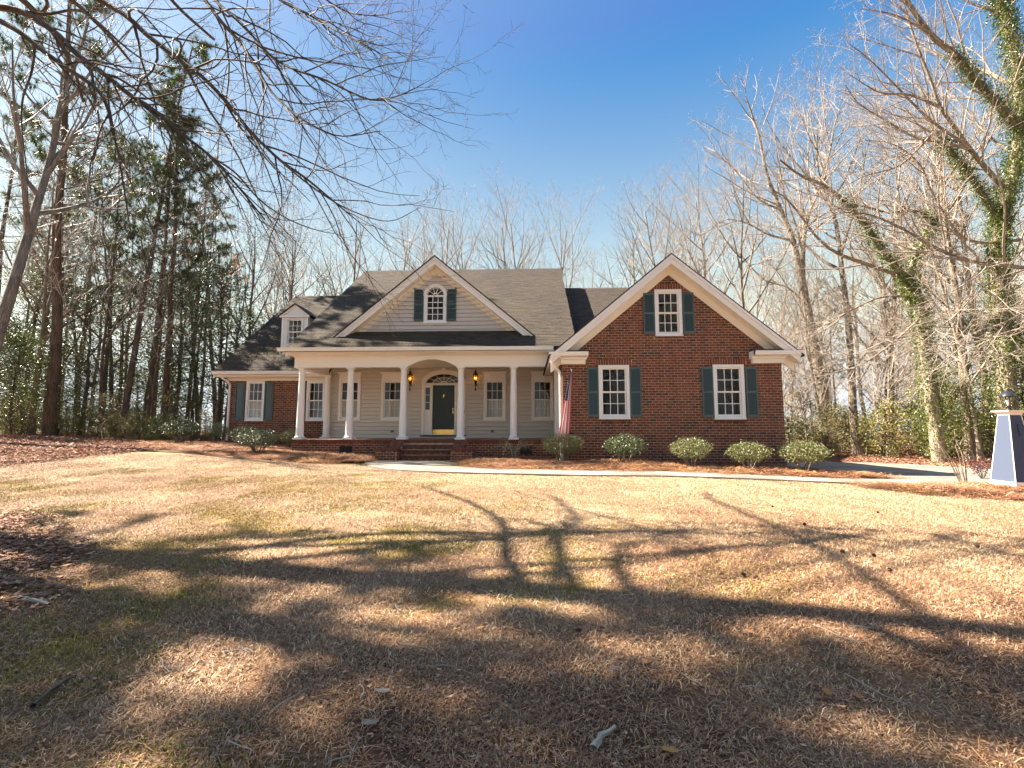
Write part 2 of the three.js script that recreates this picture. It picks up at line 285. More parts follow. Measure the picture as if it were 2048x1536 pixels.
// roofs as slabs between sloping planes
function slab(name, P, t, mat) { const g = new GB(), d = V(0, -t, 0), lo = P.map(p => p.clone().add(d)); g.hex([lo[0], lo[1], lo[2], lo[3], ...P]); return part(name, g.geo(), mat, house); }
const rs = 0.833, gTopA = 6.56; // gable roof surface
{
  const e = 3.9, yE = gTopA - rs * e; // half width at the eave ends
  for (const s of [-1, 1]) {
    const P = s < 0 ? [V(gxc - e, yE, -14.57), V(gxc, gTopA, -14.57), V(gxc, gTopA, -27), V(gxc - e, yE, -27)] : [V(gxc, gTopA, -14.57), V(gxc + e, yE, -14.57), V(gxc + e, yE, -27), V(gxc, gTopA, -27)];
    slab('roof', P, 0.05, M.roofSlab);
  }
  rakeTrim(gxc, gTopA - 0.055, e - 0.12, rs, 14.6, ZG);
  // cornice returns with gutters, left and right
  for (const [xa, xb, inner] of [[0.62, 1.84, 1], [6.90, 8.34, -1]]) {
    const c = new GB();
    const x0 = inner > 0 ? gx0 - 0.06 : xa, x1 = inner > 0 ? xb : gx1 + 0.06;
    c.box(x0 + 0.05 * (inner < 0), x1 - 0.06 * (inner > 0), 3.10, 3.235, 14.86, ZG + 0.01).box(x0, x1 - 0.03 * (inner > 0), 3.236, 3.29, 14.78, ZG + 0.01).box(inner > 0 ? xa + 0.1 : xa, inner > 0 ? xb : xb - 0.1, 3.291, 3.46, 14.68, ZG + 0.01);
    part('cornice', c.geo(), M.white, house);
    part('cornice_cap', new GB().hex([V(xa + 0.02, 3.461, -14.62), V(xb - 0.02, 3.461, -14.62), V(xb - 0.02, 3.461, -ZG), V(xa + 0.02, 3.461, -ZG), V(xa + 0.02, 3.475, -14.62), V(xb - 0.02, 3.475, -14.62), V(xb - 0.02, 3.56, -ZG), V(xa + 0.02, 3.56, -ZG)]).geo(), M.flash, house);
    gutter(xa, xb, 3.44, 14.55, 14.675);
    // soffit along the side eaves
    const sx = inner > 0 ? [xa + 0.06, gx0 - 0.01] : [gx1 + 0.01, xb - 0.06];
    part('soffit', boxGeo(sx[0], sx[1], 3.27, 3.30, ZG + 0.02, 27), M.cream, house);
    part('fascia', boxGeo(inner > 0 ? xa + 0.02 : xb - 0.06, inner > 0 ? xa + 0.06 : xb - 0.02, 3.2, 3.42, 14.7, 27), M.white, house);
  }
}
// sloping barge boards: fascia, crown strip and soffit on both rakes
function rakeTrim(xc, top, half, s, Zf, Zw) {
  const L = Math.hypot(1, s);
  for (const d of [-1, 1]) {
    const band = (o0, o1, za, zb, h0 = half, h1 = half) => { const g = new GB(), y = (h, o) => top - s * h - o * L; const q = [[0, y(0, o0)], [h0, y(h0, o0)], [h1, y(h1, o1)], [0, y(0, o1)]].map(([x, yy]) => [xc + d * x, yy]); if (d > 0) q.reverse(); g.prism(q, za, zb); return g.geo(); };
    part('rake_crown', band(0.0, 0.07, Zf - 0.045, Zf + 0.02), M.white, house);
    part('rake_fascia', band(0.071, 0.215, Zf, Zf + 0.03), M.white, house);
    part('rake_soffit', band(0.19, 0.205, Zf + 0.031, Zw - 0.025), M.cream, house);
    part('rake_frieze', band(0.206, 0.40, Zw - 0.035, Zw + 0.01, half, half), M.cream, house);
  }
}
function gutter(xa, xb, top, Zfront, Zback) {
  const h = 0.125, t = 0.006; const g = new GB();
  const prof = [[Zback, top - h], [Zfront + 0.035, top - h], [Zfront + 0.022, top - h * 0.6], [Zfront, top - h * 0.28], [Zfront, top]];
  const pts = prof.map(([z, y]) => [z, y]);
  for (let i = 0; i < pts.length - 1; i++) { const [z0, y0] = pts[i], [z1, y1] = pts[i + 1]; g.quad(V(xa, y1, -z1), V(xa, y0, -z0), V(xb, y0, -z0), V(xb, y1, -z1)); g.quad(V(xa, y0, -z0 - t), V(xa, y1, -z1 - t), V(xb, y1, -z1 - t), V(xb, y0, -z0 - t)); }
  g.box(xa, xb, top - 0.004, top + 0.004, Zfront - 0.004, Zfront + 0.014);
  for (const x of [xa, xb]) { const q = [...pts, [Zback, top]]; const c = q.map(([z, y]) => V(x, y, -z)); for (let i = 1; i < c.length - 1; i++) { g.tri(c[0], c[i], c[i + 1]); g.tri(c[0], c[i + 1], c[i]); } }
  return part('gutter', g.geo(), M.white, house);
}
function downspout(path, mat = M.white) { const g = new GB(); g.tube(path, path.map(() => 0.045), 8); part('downspout', g.geo(), mat, house); }
{
  const c = (x, y, Z) => V(x, y, -Z);
  const soft = pts => new THREE.CatmullRomCurve3(pts, false, 'centripetal').getPoints(30);
  downspout([...soft([c(0.70, 3.34, 14.62), c(0.70, 3.2, 14.64), c(0.78, 3.03, 14.75), c(0.96, 2.88, 15.02), c(1.0, 2.76, 15.1), c(1.0, 2.6, 15.1)]), c(1.0, 0.12, 15.1), c(0.98, 0.05, 15.0)]);
  downspout([...soft([c(-12.95, 3.40, 19.4), c(-12.94, 3.28, 19.42), c(-12.80, 3.08, 19.62), c(-12.74, 2.95, 19.72), c(-12.74, 2.8, 19.72)]), c(-12.74, 0.6, 19.72)]);
}

// ---- roof planes that face the lawn, covered with shingles
const shingles = [];
function shinglePlane(roof, x0, x1, zE, yE, slope, zR, opt = {}) {
  const R = rng(opt.seed ?? 3), L = Math.hypot(1, slope), len = (zR - zE) * L, E = 0.142, n = Math.floor(len / E), ang = Math.atan(slope);
  for (let k = 0; k < n; k++) {
    const d0 = k * E - 0.03; let x = x0 - R() * 0.3;
    while (x < x1) {
      const w = 0.16 + R() * 0.2, a = Math.max(x, x0), b = Math.min(x + w, x1); x += w;
      if (b - a < 0.05) continue;
      const dm = d0 + 0.1, Zm = zE + dm / L, y = yE + slope * (Zm - zE);
      if (opt.skip && opt.skip((a + b) / 2, Zm)) continue;
      const lift = 0.014 + R() * 0.005, xm = (a + b) / 2;
      const m1 = fbm(xm * 0.5 + 9, Zm * 0.5, 4), m2 = fbm(xm * 1.8, Zm * 1.8 + 30, 3);
      const kk = (0.7 + 0.6 * R()) * (1 + 0.4 * m1); let c = [0.076 * kk, 0.052 * kk, 0.034 * kk];
      const moss = opt.moss ? opt.moss(xm, Zm, m1, m2) : 0; // moss and lichen on the old shingles
      c = [lerp(c[0], 0.095, moss), lerp(c[1], 0.066, moss), lerp(c[2], 0.024, moss)];
      shingles.push({ roof, pos: V(xm, y + lift, -Zm), size: V(b - a - 0.006, 0.008, 0.2), tilt: ang - 0.055, c, pick: opt.pick && opt.pick(xm, Zm) });
    }
  }
}
const mE = 16.45, mEy = 3.95, ms = 0.705, mR = 24.25, mRy = mEy + ms * (mR - mE), mx0 = -8.68, mx1 = 1.69;
{
  const front = slab('roof', [V(mx0, mEy, -mE), V(mx1, mEy, -mE), V(mx1, mRy, -mR), V(mx0, mRy, -mR)], 0.12, M.roofSlab);
  slab('roof', [V(mx0, mRy, -mR), V(mx1, mRy, -mR), V(mx1, mEy + 1, -31), V(mx0, mEy + 1, -31)], 0.12, M.roofSlab);
  const underPed = (x, Z) => { const y = mEy + ms * (Z - mE); return Z > 17.64 && y < 7.4 - rs * Math.abs(x + 3.53); };
  shinglePlane(front, mx0, mx1, mE, mEy, ms, mR, { seed: 5, skip: underPed, pick: (x, Z) => x > -8 && x < 0.6, moss: (x, Z, a, b) => clamp(smooth(0.0, 0.35, a + b * 0.9 + 0.32 * smooth(-3, -8, x) - 0.07 * (Z - 16)) * 0.55) });
  part('ridge_cap', new GB().hex([V(mx0, mRy - 0.06, -mR + 0.12), V(mx1, mRy - 0.06, -mR + 0.12), V(mx1, mRy - 0.06, -mR - 0.12), V(mx0, mRy - 0.06, -mR - 0.12), V(mx0, mRy + 0.03, -mR + 0.01), V(mx1, mRy + 0.03, -mR + 0.01), V(mx1, mRy + 0.03, -mR - 0.01), V(mx0, mRy + 0.03, -mR - 0.01)]).geo(), M.roofSlab, house);
  // gable ends of the main roof
  for (const [x, s] of [[mx0 + 0.32, -1], [mx1 - 0.3, 1]]) { const g = new GB(), A = V(x, 3.7, -17.3), B = V(x, 3.7, -30.5), C = V(x, mRy - 0.15, -mR); const D = V(x, mEy + ms * 0.85 - 0.14, -17.3), E2 = V(x, mEy + 1.2, -30.5); for (const t of [[A, B, E2], [A, E2, C], [A, C, D]]) { g.tri(...t); g.tri(t[0], t[2], t[1]); } part('gable_siding', g.geo(), M.siding, house); }
  for (const x of [mx0, mx1 - 0.03]) part('rake_fascia', new GB().hex([V(x - 0.004, mEy - 0.33, -mE - 0.02), V(x + 0.034, mEy - 0.33, -mE - 0.02), V(x + 0.034, mRy - 0.33, -mR), V(x - 0.004, mRy - 0.33, -mR), V(x - 0.004, mEy - 0.125, -mE - 0.02), V(x + 0.034, mEy - 0.125, -mE - 0.02), V(x + 0.034, mRy - 0.125, -mR), V(x - 0.004, mRy - 0.125, -mR)]).geo(), M.white, house);
  gutter(-8.95, 0.86, 3.945, 16.36, 16.49);
  part('soffit', boxGeo(mx0 + 0.02, gx0 - 0.1, 3.775, 3.80, 16.44, 17.3), M.cream, house);
  part('fascia', boxGeo(mx0 + 0.02, 0.98, 3.801, 3.93, 16.495, 16.52), M.white, house);
  part('crown_moulding', new GB().hex([V(-8.62, 3.70, -16.87), V(1.0, 3.70, -16.87), V(1.0, 3.70, -16.9), V(-8.62, 3.70, -16.9), V(-8.8, 3.774, -16.62), V(1.0, 3.774, -16.62), V(1.0, 3.774, -16.9), V(-8.8, 3.774, -16.9)]).geo(), M.cream, house);
}
// right wing behind the gable block
{
  const zR = 24.25, yR = 8.42, s = 0.705, zE = 16.6, x1 = 6.2;
  const f = slab('roof', [V(mx1 - 0.28, yR - s * (zR - zE), -zE), V(x1, yR - s * (zR - zE), -zE), V(x1, yR, -zR), V(mx1 - 0.28, yR, -zR)], 0.1, M.roofSlab);
  slab('roof', [V(mx1 - 0.28, yR, -zR), V(x1, yR, -zR), V(x1, 3.7, -31), V(mx1 - 0.28, 3.7, -31)], 0.1, M.roofSlab);
  shinglePlane(f, mx1 - 0.27, x1, zE, yR - s * (zR - zE), s, zR, { seed: 8, skip: (x, Z) => yR - s * (zR - Z) < gTopA - rs * Math.abs(x - gxc) });
  const g = new GB(), A = V(x1 - 0.15, 3.0, -16.6), B = V(x1 - 0.15, 3.0, -31), C = V(x1 - 0.15, yR - 0.12, -zR); g.tri(A, B, C).tri(A, C, B); part('gable_siding', g.geo(), M.siding, house);
  part('back_wall', boxGeo(gx0, gx1, gBase, 3.3, 26.8, 27), M.inside, house);
}
// left wing
const wx0 = -12.87, wE = 19.35, wEy = 3.50, ws = 0.772, wR = 26.05, wRy = wEy + ws * (wR - wE);
const WW = [{ x0: -12.04, x1: -11.26, y0: 1.45, y1: 3.13, Z: ZW }, { x0: -9.42, x1: -8.64, y0: 1.45, y1: 3.13, Z: ZW }];
{
  const w = wallMesh('brick_wall', [[wx0, -0.2], [-8.42, -0.2], [-8.42, 3.3], [wx0, 3.3]], WW.map(o => opening(o, 0.075)), ZW, 0.2, M.mortar);
  const cut = []; for (const o of WW) { cut.push([o.x0 + 0.02, o.x1 - 0.02, o.y0 - 0.03, o.y1]); cut.push([o.x0 - 0.03, o.x1 + 0.03, o.y0 - 0.11, o.y0 - 0.03]); soldierRow(w, o.x0 - 0.03, o.x1 + 0.03, o.y0 - 0.108, o.y0 - 0.036, (u, v, du, dv) => ({ pos: V(u, v, -ZW + 0.012), size: V(du, dv, 0.06), turn: 0 }), 0.1); }
  layBricks(w, -0.2, 3.3, () => [wx0, -8.42], cut, facing(ZW), false);
  const s = part('brick_wall', boxGeo(wx0, wx0 + 0.2, -0.2, 3.3, ZW + 0.2, 31), M.mortar, house);
  layBricks(s, -0.2, 3.3, () => [ZW, 25], [], sideways(wx0, -1), false, 1);
  makeWindow({ ...WW[0], cas: 0.075, curtain: 1 }); makeWindow({ ...WW[1], cas: 0.075, blind: 1 });
  for (const [a, b] of [[-12.52, -12.1], [-11.24, -10.86], [-9.85, -9.45]]) makeShutter(a, b, 1.47, 3.07, ZW - PROUD, false);
  const f = slab('roof', [V(-13.28, wEy, -wE), V(-8.3, wEy, -wE), V(-8.3, wRy, -wR), V(-13.28, wRy, -wR)], 0.12, M.roofSlab);
  slab('roof', [V(-13.28, wRy, -wR), V(-8.3, wRy, -wR), V(-8.3, wEy, -32), V(-13.28, wEy, -32)], 0.12, M.roofSlab);
  shinglePlane(f, -13.28, -8.5, wE, wEy, ws, wR, { seed: 21, moss: (x, Z, a, b) => clamp(smooth(-0.15, 0.3, a + b * 0.9 + 0.1 - 0.06 * (Z - 19)) * 0.58) });
  part('rake_fascia', new GB().hex([V(-13.27, wEy - 0.3, -wE - 0.02), V(-13.23, wEy - 0.3, -wE - 0.02), V(-13.23, wRy - 0.3, -wR), V(-13.27, wRy - 0.3, -wR), V(-13.27, wEy - 0.125, -wE - 0.02), V(-13.23, wEy - 0.125, -wE - 0.02), V(-13.23, wRy - 0.125, -wR), V(-13.27, wRy - 0.125, -wR)]).geo(), M.white, house);
  const g = new GB(), A = V(wx0 + 0.05, 3.2, -ZW), B = V(wx0 + 0.05, 3.2, -31.5), C = V(wx0 + 0.05, wRy - 0.15, -wR); g.tri(A, B, C).tri(A, C, B); part('gable_siding', g.geo(), M.siding, house);
  gutter(-13.28, -8.4, 3.49, 19.27, 19.4);
  part('fascia', boxGeo(-13.24, -8.42, 3.3, 3.48, 19.41, 19.44), M.white, house);
  part('soffit', boxGeo(-13.24, -8.42, 3.27, 3.299, 19.41, ZW + 0.01), M.cream, house);
  part('frieze', boxGeo(wx0 + 0.01, -8.42, 3.13, 3.269, ZW - 0.03, ZW), M.cream, house);
  part('back_wall', boxGeo(wx0, gx0, -0.2, 3.6, 30.9, 31.1), M.inside, house);
}
// dormer on the left wing
{
  const Zd = 20.8, x0 = -11.17, x1 = -10.0, xc = -10.585, y0 = 4.4, yE = 6.12, ap = 6.74, dorm = new THREE.Group(); dorm.name = 'dormer'; house.add(dorm);
  const win = { x0: -10.97, x1: -10.20, y0: 4.84, y1: 6.08, Z: Zd };
  const s = new THREE.Shape([[x0, y0], [x1, y0], [x1, yE + 0.06], [xc, ap - 0.06], [x0, yE + 0.06]].map(p => new THREE.Vector2(...p)));
  const o = opening(win, 0.06); s.holes.push(new THREE.Path([[o[0], o[2]], [o[0], o[3]], [o[1], o[3]], [o[1], o[2]]].map(p => new THREE.Vector2(...p))));
  const g = new THREE.ExtrudeGeometry(s, { depth: 0.1, bevelEnabled: false }); g.translate(0, 0, -Zd - 0.1); part('front_wall', g, M.white, dorm);
  for (const [xa, xb] of [[x0, x0 + 0.1], [x1 - 0.1, x1]]) part('side_wall', boxGeo(xa, xb, y0, yE + 0.04, Zd + 0.1, 24.5), M.cream, dorm);
  for (let k = 0; k < 9; k++) { const y = 4.9 + k * 0.14; part('siding_board', new GB().hex([V(x1 + 0.002, y, -Zd - 0.14), V(x1 + 0.02, y, -Zd - 0.14), V(x1 + 0.02, y, -24), V(x1 + 0.002, y, -24), V(x1 + 0.002, y + 0.138, -Zd - 0.14), V(x1 + 0.006, y + 0.138, -Zd - 0.14), V(x1 + 0.006, y + 0.138, -24), V(x1 + 0.002, y + 0.138, -24)]).geo(), M.cream, dorm); }
  part('corner_board', new GB().box(x0 - 0.02, x0 + 0.1, y0, yE, Zd - 0.025, Zd - 0.001).box(x1 - 0.1, x1 + 0.022, y0, yE, Zd - 0.025, Zd - 0.001).geo(), M.white, dorm);
  part('cornice', boxGeo(x0 - 0.1, x1 + 0.1, yE + 0.001, yE + 0.1, Zd - 0.1, Zd - 0.001), M.white, dorm);
  const sl = (ap - yE - 0.1) / (xc - x0 + 0.1);
  part('pediment_trim', new GB().prism([[x0 - 0.1, yE + 0.101], [x0 + 0.06, yE + 0.101], [xc, ap - 0.12], [x1 - 0.06, yE + 0.101], [x1 + 0.1, yE + 0.101], [xc, ap - 0.01]], Zd - 0.06, Zd - 0.002).geo(), M.white, dorm);
  for (const d of [-1, 1]) { const e = 0.75, P = [V(xc, ap + 0.03, -Zd + 0.12), V(xc + d * e, ap + 0.03 - sl * e, -Zd + 0.12), V(xc + d * e, ap + 0.03 - sl * e, -24.6), V(xc, ap + 0.03, -24.6)]; const Q = d > 0 ? P : [P[1], P[0], P[3], P[2]]; const gg = new GB(); gg.hex([...Q.map(p => p.clone().add(V(0, -0.05, 0))), ...Q]); part('dormer_roof', gg.geo(), M.roofSlab, dorm); }
  makeWindow({ ...win, cas: 0.06, rows: 4 });
}
// pediment over the porch
{
  const xc = -3.52, Zw = 17.6, base = 4.66, apex = 7.15, s = 0.827, half = (apex - base) / s;
  const win = { x0: -4.0, x1: -3.1, y0: 5.1, y1: 6.13 };
  const bx = -3.55, r = 0.36;
  const hole = [[bx - r + 0.05, 5.16], [bx + r - 0.05, 5.16], [bx + r - 0.05, 6.12]]; for (let i = 0; i <= 12; i++) { const a = i / 12 * Math.PI; hole.push([bx + (r - 0.05) * Math.cos(a), 6.13 + (r - 0.05) * Math.sin(a)]); } 
  const w = wallMesh('pediment_wall', [[xc - half, base], [xc + half, base], [xc, apex]], [hole.reverse()], Zw, 0.1, M.siding);
  const n = 16, e = 0.155;
  for (let k = 0; k < n; k++) {
    const y = base + k * e, h = (apex - y) / s - 0.01, h2 = (apex - y - e) / s; if (h2 < 0.05) break;
    let segs = [[xc - h, xc + h]]; const ym = y + e / 2;
    const ww = ym < 5.09 ? 0 : ym < 6.13 ? 0.42 : ym < 6.55 ? Math.sqrt(Math.max(0, 0.42 * 0.42 - (ym - 6.13) ** 2)) : 0;
    if (ww) segs = [[xc - h, bx - ww], [bx + ww, xc + h]];
    for (const [a, b] of segs) part('siding_board', new GB().hex([V(a, y + 0.018, -Zw + 0.05), V(b, y + 0.018, -Zw + 0.05), V(b, y + 0.018, -Zw + 0.001), V(a, y + 0.018, -Zw + 0.001), V(a, y + e, -Zw + 0.02), V(b, y + e, -Zw + 0.02), V(b, y + e, -Zw + 0.001), V(a, y + e, -Zw + 0.001)]).geo(), M.siding, w);
  }
  rakeTrim(xc, 7.52, 3.72, s, 17.2, Zw);
  for (const d of [-1, 1]) { const E = 3.78, P = [V(xc, 7.575, -17.13), V(xc + d * E, 7.575 - s * E, -17.13), V(xc + d * E, 7.575 - s * E, -17.3), V(xc, 7.575, -22.2)]; const Q = d > 0 ? P : [P[1], P[0], P[3], P[2]]; slab('roof', Q, 0.05, M.roofSlab); }
  // arched window
  const g = new THREE.Group(); g.name = 'arched_window'; house.add(g);
  const ring = (r0, r1, za, zb, y = 6.13) => { const p = []; for (let i = 0; i <= 20; i++) { const a = i / 20 * Math.PI; p.push([bx + r1 * Math.cos(a), y + r1 * Math.sin(a)]); } for (let i = 20; i >= 0; i--) { const a = i / 20 * Math.PI; p.push([bx + r0 * Math.cos(a), y + r0 * Math.sin(a)]); } return new GB().prism(p, za, zb).geo(); };
  part('arch_casing', ring(0.33, 0.44, Zw - 0.055, Zw + 0.02), M.white, g);
  part('arch_bead', ring(0.405, 0.45, Zw - 0.075, Zw - 0.056), M.white, g);
  part('casing', new GB().box(bx - 0.44, bx - 0.33, 5.1, 6.129, Zw - 0.055, Zw + 0.02).box(bx + 0.33, bx + 0.44, 5.1, 6.129, Zw - 0.055, Zw + 0.02).box(bx - 0.33, bx + 0.33, 6.09, 6.15, Zw - 0.05, Zw + 0.02).box(bx - 0.46, bx + 0.46, 5.055, 5.1, Zw - 0.075, Zw + 0.02).box(bx - 0.33, bx + 0.33, 5.1, 5.19, Zw - 0.04, Zw + 0.02).geo(), M.white, g);
  const a = bx - 0.3, b = bx + 0.3;
  part('sash', new GB().box(bx - 0.33, a, 5.19, 6.09, Zw - 0.03, Zw + 0.01).box(b, bx + 0.33, 5.19, 6.09, Zw - 0.03, Zw + 0.01).box(a, b, 5.64, 5.675, Zw - 0.03, Zw + 0.01).geo(), M.white, g);
  for (const x of [bx - 0.1, bx + 0.1]) part('muntin', boxGeo(x - 0.011, x + 0.011, 5.19, 6.09, Zw - 0.024, Zw), M.white, g);
  for (const y of [5.415, 5.875]) part('muntin', boxGeo(a, b, y - 0.011, y + 0.011, Zw - 0.022, Zw - 0.002), M.white, g);
  for (let c = 0; c < 3; c++) for (let q = 0; q < 4; q++) part('pane', new GB().quad(V(a + c * 0.2, 5.19 + q * 0.225, -Zw), V(a + c * 0.2 + 0.2, 5.19 + q * 0.225, -Zw), V(a + c * 0.2 + 0.2, 5.415 + q * 0.225, -Zw), V(a + c * 0.2, 5.415 + q * 0.225, -Zw)).geo(), M.glass, g);
  part('hub', ring(0.06, 0.1, Zw - 0.03, Zw, 6.15), M.white, g);
  for (let i = 1; i < 5; i++) { const t = i / 5 * Math.PI, c = Math.cos(t), q = Math.sin(t), nx = -q * 0.01, ny = c * 0.01; part('muntin', new GB().prism([[bx + c * 0.09 - nx, 6.15 + q * 0.09 - ny], [bx + c * 0.33 - nx, 6.14 + q * 0.33 - ny], [bx + c * 0.33 + nx, 6.14 + q * 0.33 + ny], [bx + c * 0.09 + nx, 6.15 + q * 0.09 + ny]].reverse(), Zw - 0.025, Zw - 0.004).geo(), M.white, g); }
  for (let i = 0; i < 5; i++) { const p = []; for (let k = 0; k <= 4; k++) { const t = (i + k / 4) / 5 * Math.PI; p.push(V(bx + 0.335 * Math.cos(t), 6.14 + 0.335 * Math.sin(t), -Zw)); } const gb = new GB(); for (let k = 0; k < 4; k++) gb.tri(V(bx, 6.14, -Zw), p[k], p[k + 1]); part('pane', gb.geo(), M.glass, g); }
  makeShutter(-4.36, -3.985, 5.14, 6.44, Zw - 0.03, true, -1);
  makeShutter(-3.115, -2.74, 5.14, 6.44, Zw - 0.03, true, 1);
}
// ---- porch
const PW = [[-7.95, -7.04], [-6.15, -5.24], [-1.87, -0.97], [0.11, 1.00]].map(([x0, x1]) => ({ x0, x1, y0: 1.46, y1: 3.13, Z: ZP }));
{
  const dc = -3.545, ew = 0.91, doorHole = [[dc - 0.88, FLOOR + 0.12], [dc + 0.88, FLOOR + 0.12], [dc + 0.88, 2.96]];
  for (let i = 0; i <= 16; i++) { const a = i / 16 * Math.PI; doorHole.push([dc + 0.74 * Math.cos(a), 2.97 + 0.4 * Math.sin(a)]); } doorHole.push([dc - 0.88, 2.96]);
  const w = wallMesh('porch_wall', [[-8.42, FLOOR - 0.3], [gx0, FLOOR - 0.3], [gx0, 3.66], [-8.42, 3.66]], [...PW.map(o => opening(o)), doorHole.reverse()], ZP, 0.15, M.siding);
  // lap siding, board by board, cut round the openings
  const e = 0.158;
  for (let k = 0; k < 19; k++) {
    const y = FLOOR + 0.002 + k * e, ym = y + e / 2; if (y > 3.6) break; const t = Math.min(y + e, 3.62), yb = y + 0.018;
    let segs = [[-8.4, gx0 - 0.02]];
    const cut = (a, b) => { segs = segs.flatMap(([s, f]) => (f <= a || s >= b) ? [[s, f]] : [[s, a], [b, f]]).filter(([s, f]) => f - s > 0.02); };
    for (const o of PW) if (ym > o.y0 - 0.02 && ym < o.y1) cut(o.x0 + 0.03, o.x1 - 0.03);
    if (ym > FLOOR + 0.12 && ym < 2.97) cut(dc - 0.86, dc + 0.86); else if (ym >= 2.97 && ym < 3.42) { const q = 0.86 * Math.sqrt(Math.max(0.02, 1 - ((ym - 2.97) / 0.5) ** 2)); cut(dc - q, dc + q); }
    for (const [a, b] of segs) part('siding_board', new GB().hex([V(a, yb, -ZP + 0.05), V(b, yb, -ZP + 0.05), V(b, yb, -ZP + 0.001), V(a, yb, -ZP + 0.001), V(a, t, -ZP + 0.018), V(b, t, -ZP + 0.018), V(b, t, -ZP + 0.001), V(a, t, -ZP + 0.001)]).geo(), M.siding, w);
  }
  part('corner_board', boxGeo(-8.44, -8.3, FLOOR, 3.62, ZP - 0.035, ZP + 0.16), M.cream, house);
  for (const o of PW) makeWindow({ ...o, Z: ZP - 0.03, hood: 0.32, curtain: 1 });
  // entrance
  const d = new THREE.Group(); d.name = 'entrance'; house.add(d);
  const ell = (rx, ry, y, n = 28) => { const p = []; for (let i = 0; i <= n; i++) { const a = i / n * Math.PI; p.push([dc + rx * Math.cos(a), y + ry * Math.sin(a)]); } return p; };
  part('arch_casing', new GB().prism([...ell(0.91, 0.56, 2.97), ...ell(0.745, 0.39, 2.97).reverse()], ZP - 0.06, ZP + 0.02).geo(), M.cream, d);
  part('arch_bead', new GB().prism([...ell(0.925, 0.575, 2.97), ...ell(0.88, 0.53, 2.97).reverse()], ZP - 0.08, ZP - 0.061).geo(), M.cream, d);
  part('keystone', new GB().prism([[dc - 0.05, 3.38], [dc + 0.05, 3.38], [dc + 0.075, 3.6], [dc - 0.075, 3.6]], ZP - 0.1, ZP - 0.02).geo(), M.cream, d);
  part('side_casing', new GB().box(dc - 0.91, dc - 0.80, FLOOR + 0.13, 2.969, ZP - 0.06, ZP + 0.02).box(dc + 0.80, dc + 0.91, FLOOR + 0.13, 2.969, ZP - 0.06, ZP + 0.02).geo(), M.cream, d);
  part('transom_bar', boxGeo(dc - 0.8, dc + 0.8, 2.9, 2.99, ZP - 0.045, ZP + 0.05), M.cream, d);
  part('mullion', new GB().box(dc - 0.54, dc - 0.46, FLOOR + 0.13, 2.899, ZP - 0.04, ZP + 0.06).box(dc + 0.46, dc + 0.54, FLOOR + 0.13, 2.899, ZP - 0.04, ZP + 0.06).geo(), M.cream, d);
  part('threshold', new GB().box(dc - 0.95, dc + 0.95, FLOOR + 0.08, FLOOR + 0.13, ZP - 0.1, ZP + 0.1).geo(), M.bronze, d);
  for (const s of [-1, 1]) { // sidelights over panels
    const xa = Math.min(dc + s * 0.54, dc + s * 0.8), xb = Math.max(dc + s * 0.54, dc + s * 0.8);
    part('sidelight_panel', new GB().box(xa, xb, FLOOR + 0.13, 1.84, ZP - 0.005, ZP + 0.04).box(xa + 0.05, xb - 0.05, FLOOR + 0.26, 1.68, ZP - 0.02, ZP - 0.006).geo(), M.white, d);
    part('sidelight_frame', new GB().box(xa, xa + 0.04, 1.841, 2.899, ZP - 0.005, ZP + 0.03).box(xb - 0.04, xb, 1.841, 2.899, ZP - 0.005, ZP + 0.03).box(xa + 0.04, xb - 0.04, 2.8, 2.899, ZP - 0.005, ZP + 0.03).box(xa + 0.04, xb - 0.04, 1.841, 1.88, ZP - 0.005, ZP + 0.03).geo(), M.white, d);
    for (let k = 0; k < 3; k++) { const y0 = 1.88 + k * 0.307; part('pane', new GB().quad(V(xa + 0.04, y0, -ZP - 0.01), V(xb - 0.04, y0, -ZP - 0.01), V(xb - 0.04, y0 + 0.307, -ZP - 0.01), V(xa + 0.04, y0 + 0.307, -ZP - 0.01)).geo(), M.glass, d); if (k) part('muntin', boxGeo(xa + 0.04, xb - 0.04, y0 - 0.012, y0 + 0.012, ZP, ZP + 0.025), M.white, d); }
  }
  { // fanlight: spokes, inner arc and panes
    const y = 2.99, spoke = 6;
    for (let i = 0; i < spoke; i++) { const gb = new GB(); for (let k = 0; k < 5; k++) { const a = (i + k / 5) / spoke * Math.PI, b = (i + (k + 1) / 5) / spoke * Math.PI; gb.tri(V(dc, y, -ZP - 0.012), V(dc + 0.76 * Math.cos(a), y + 0.4 * Math.sin(a), -ZP - 0.012), V(dc + 0.76 * Math.cos(b), y + 0.4 * Math.sin(b), -ZP - 0.012)); } part('pane', gb.geo(), M.glass, d); }
    for (let i = 1; i < spoke; i++) { const a = i / spoke * Math.PI, c = Math.cos(a), s = Math.sin(a), nx = -s * 0.011, ny = c * 0.011; part('muntin', new GB().prism([[dc + c * 0.1 - nx, y + s * 0.05 - ny], [dc + c * 0.75 - nx, y + s * 0.395 - ny], [dc + c * 0.75 + nx, y + s * 0.395 + ny], [dc + c * 0.1 + nx, y + s * 0.05 + ny]].reverse(), ZP - 0.008, ZP + 0.008).geo(), M.cream, d); }
    part('fan_arc', new GB().prism([...ell(0.47, 0.235, y), ...ell(0.445, 0.21, y).reverse()], ZP - 0.006, ZP + 0.006).geo(), M.cream, d);
    part('fan_hub', new GB().prism([...ell(0.13, 0.07, y), ...ell(0.09, 0.035, y).reverse()], ZP - 0.01, ZP + 0.006).geo(), M.cream, d);
  }
  const dr = new THREE.Group(); dr.name = 'door'; house.add(dr); const D = ZP + 0.02, da = dc - 0.455, db = dc + 0.455;
  part('leaf', boxGeo(da, db, FLOOR + 0.135, 2.895, D, D + 0.045), M.door, dr);
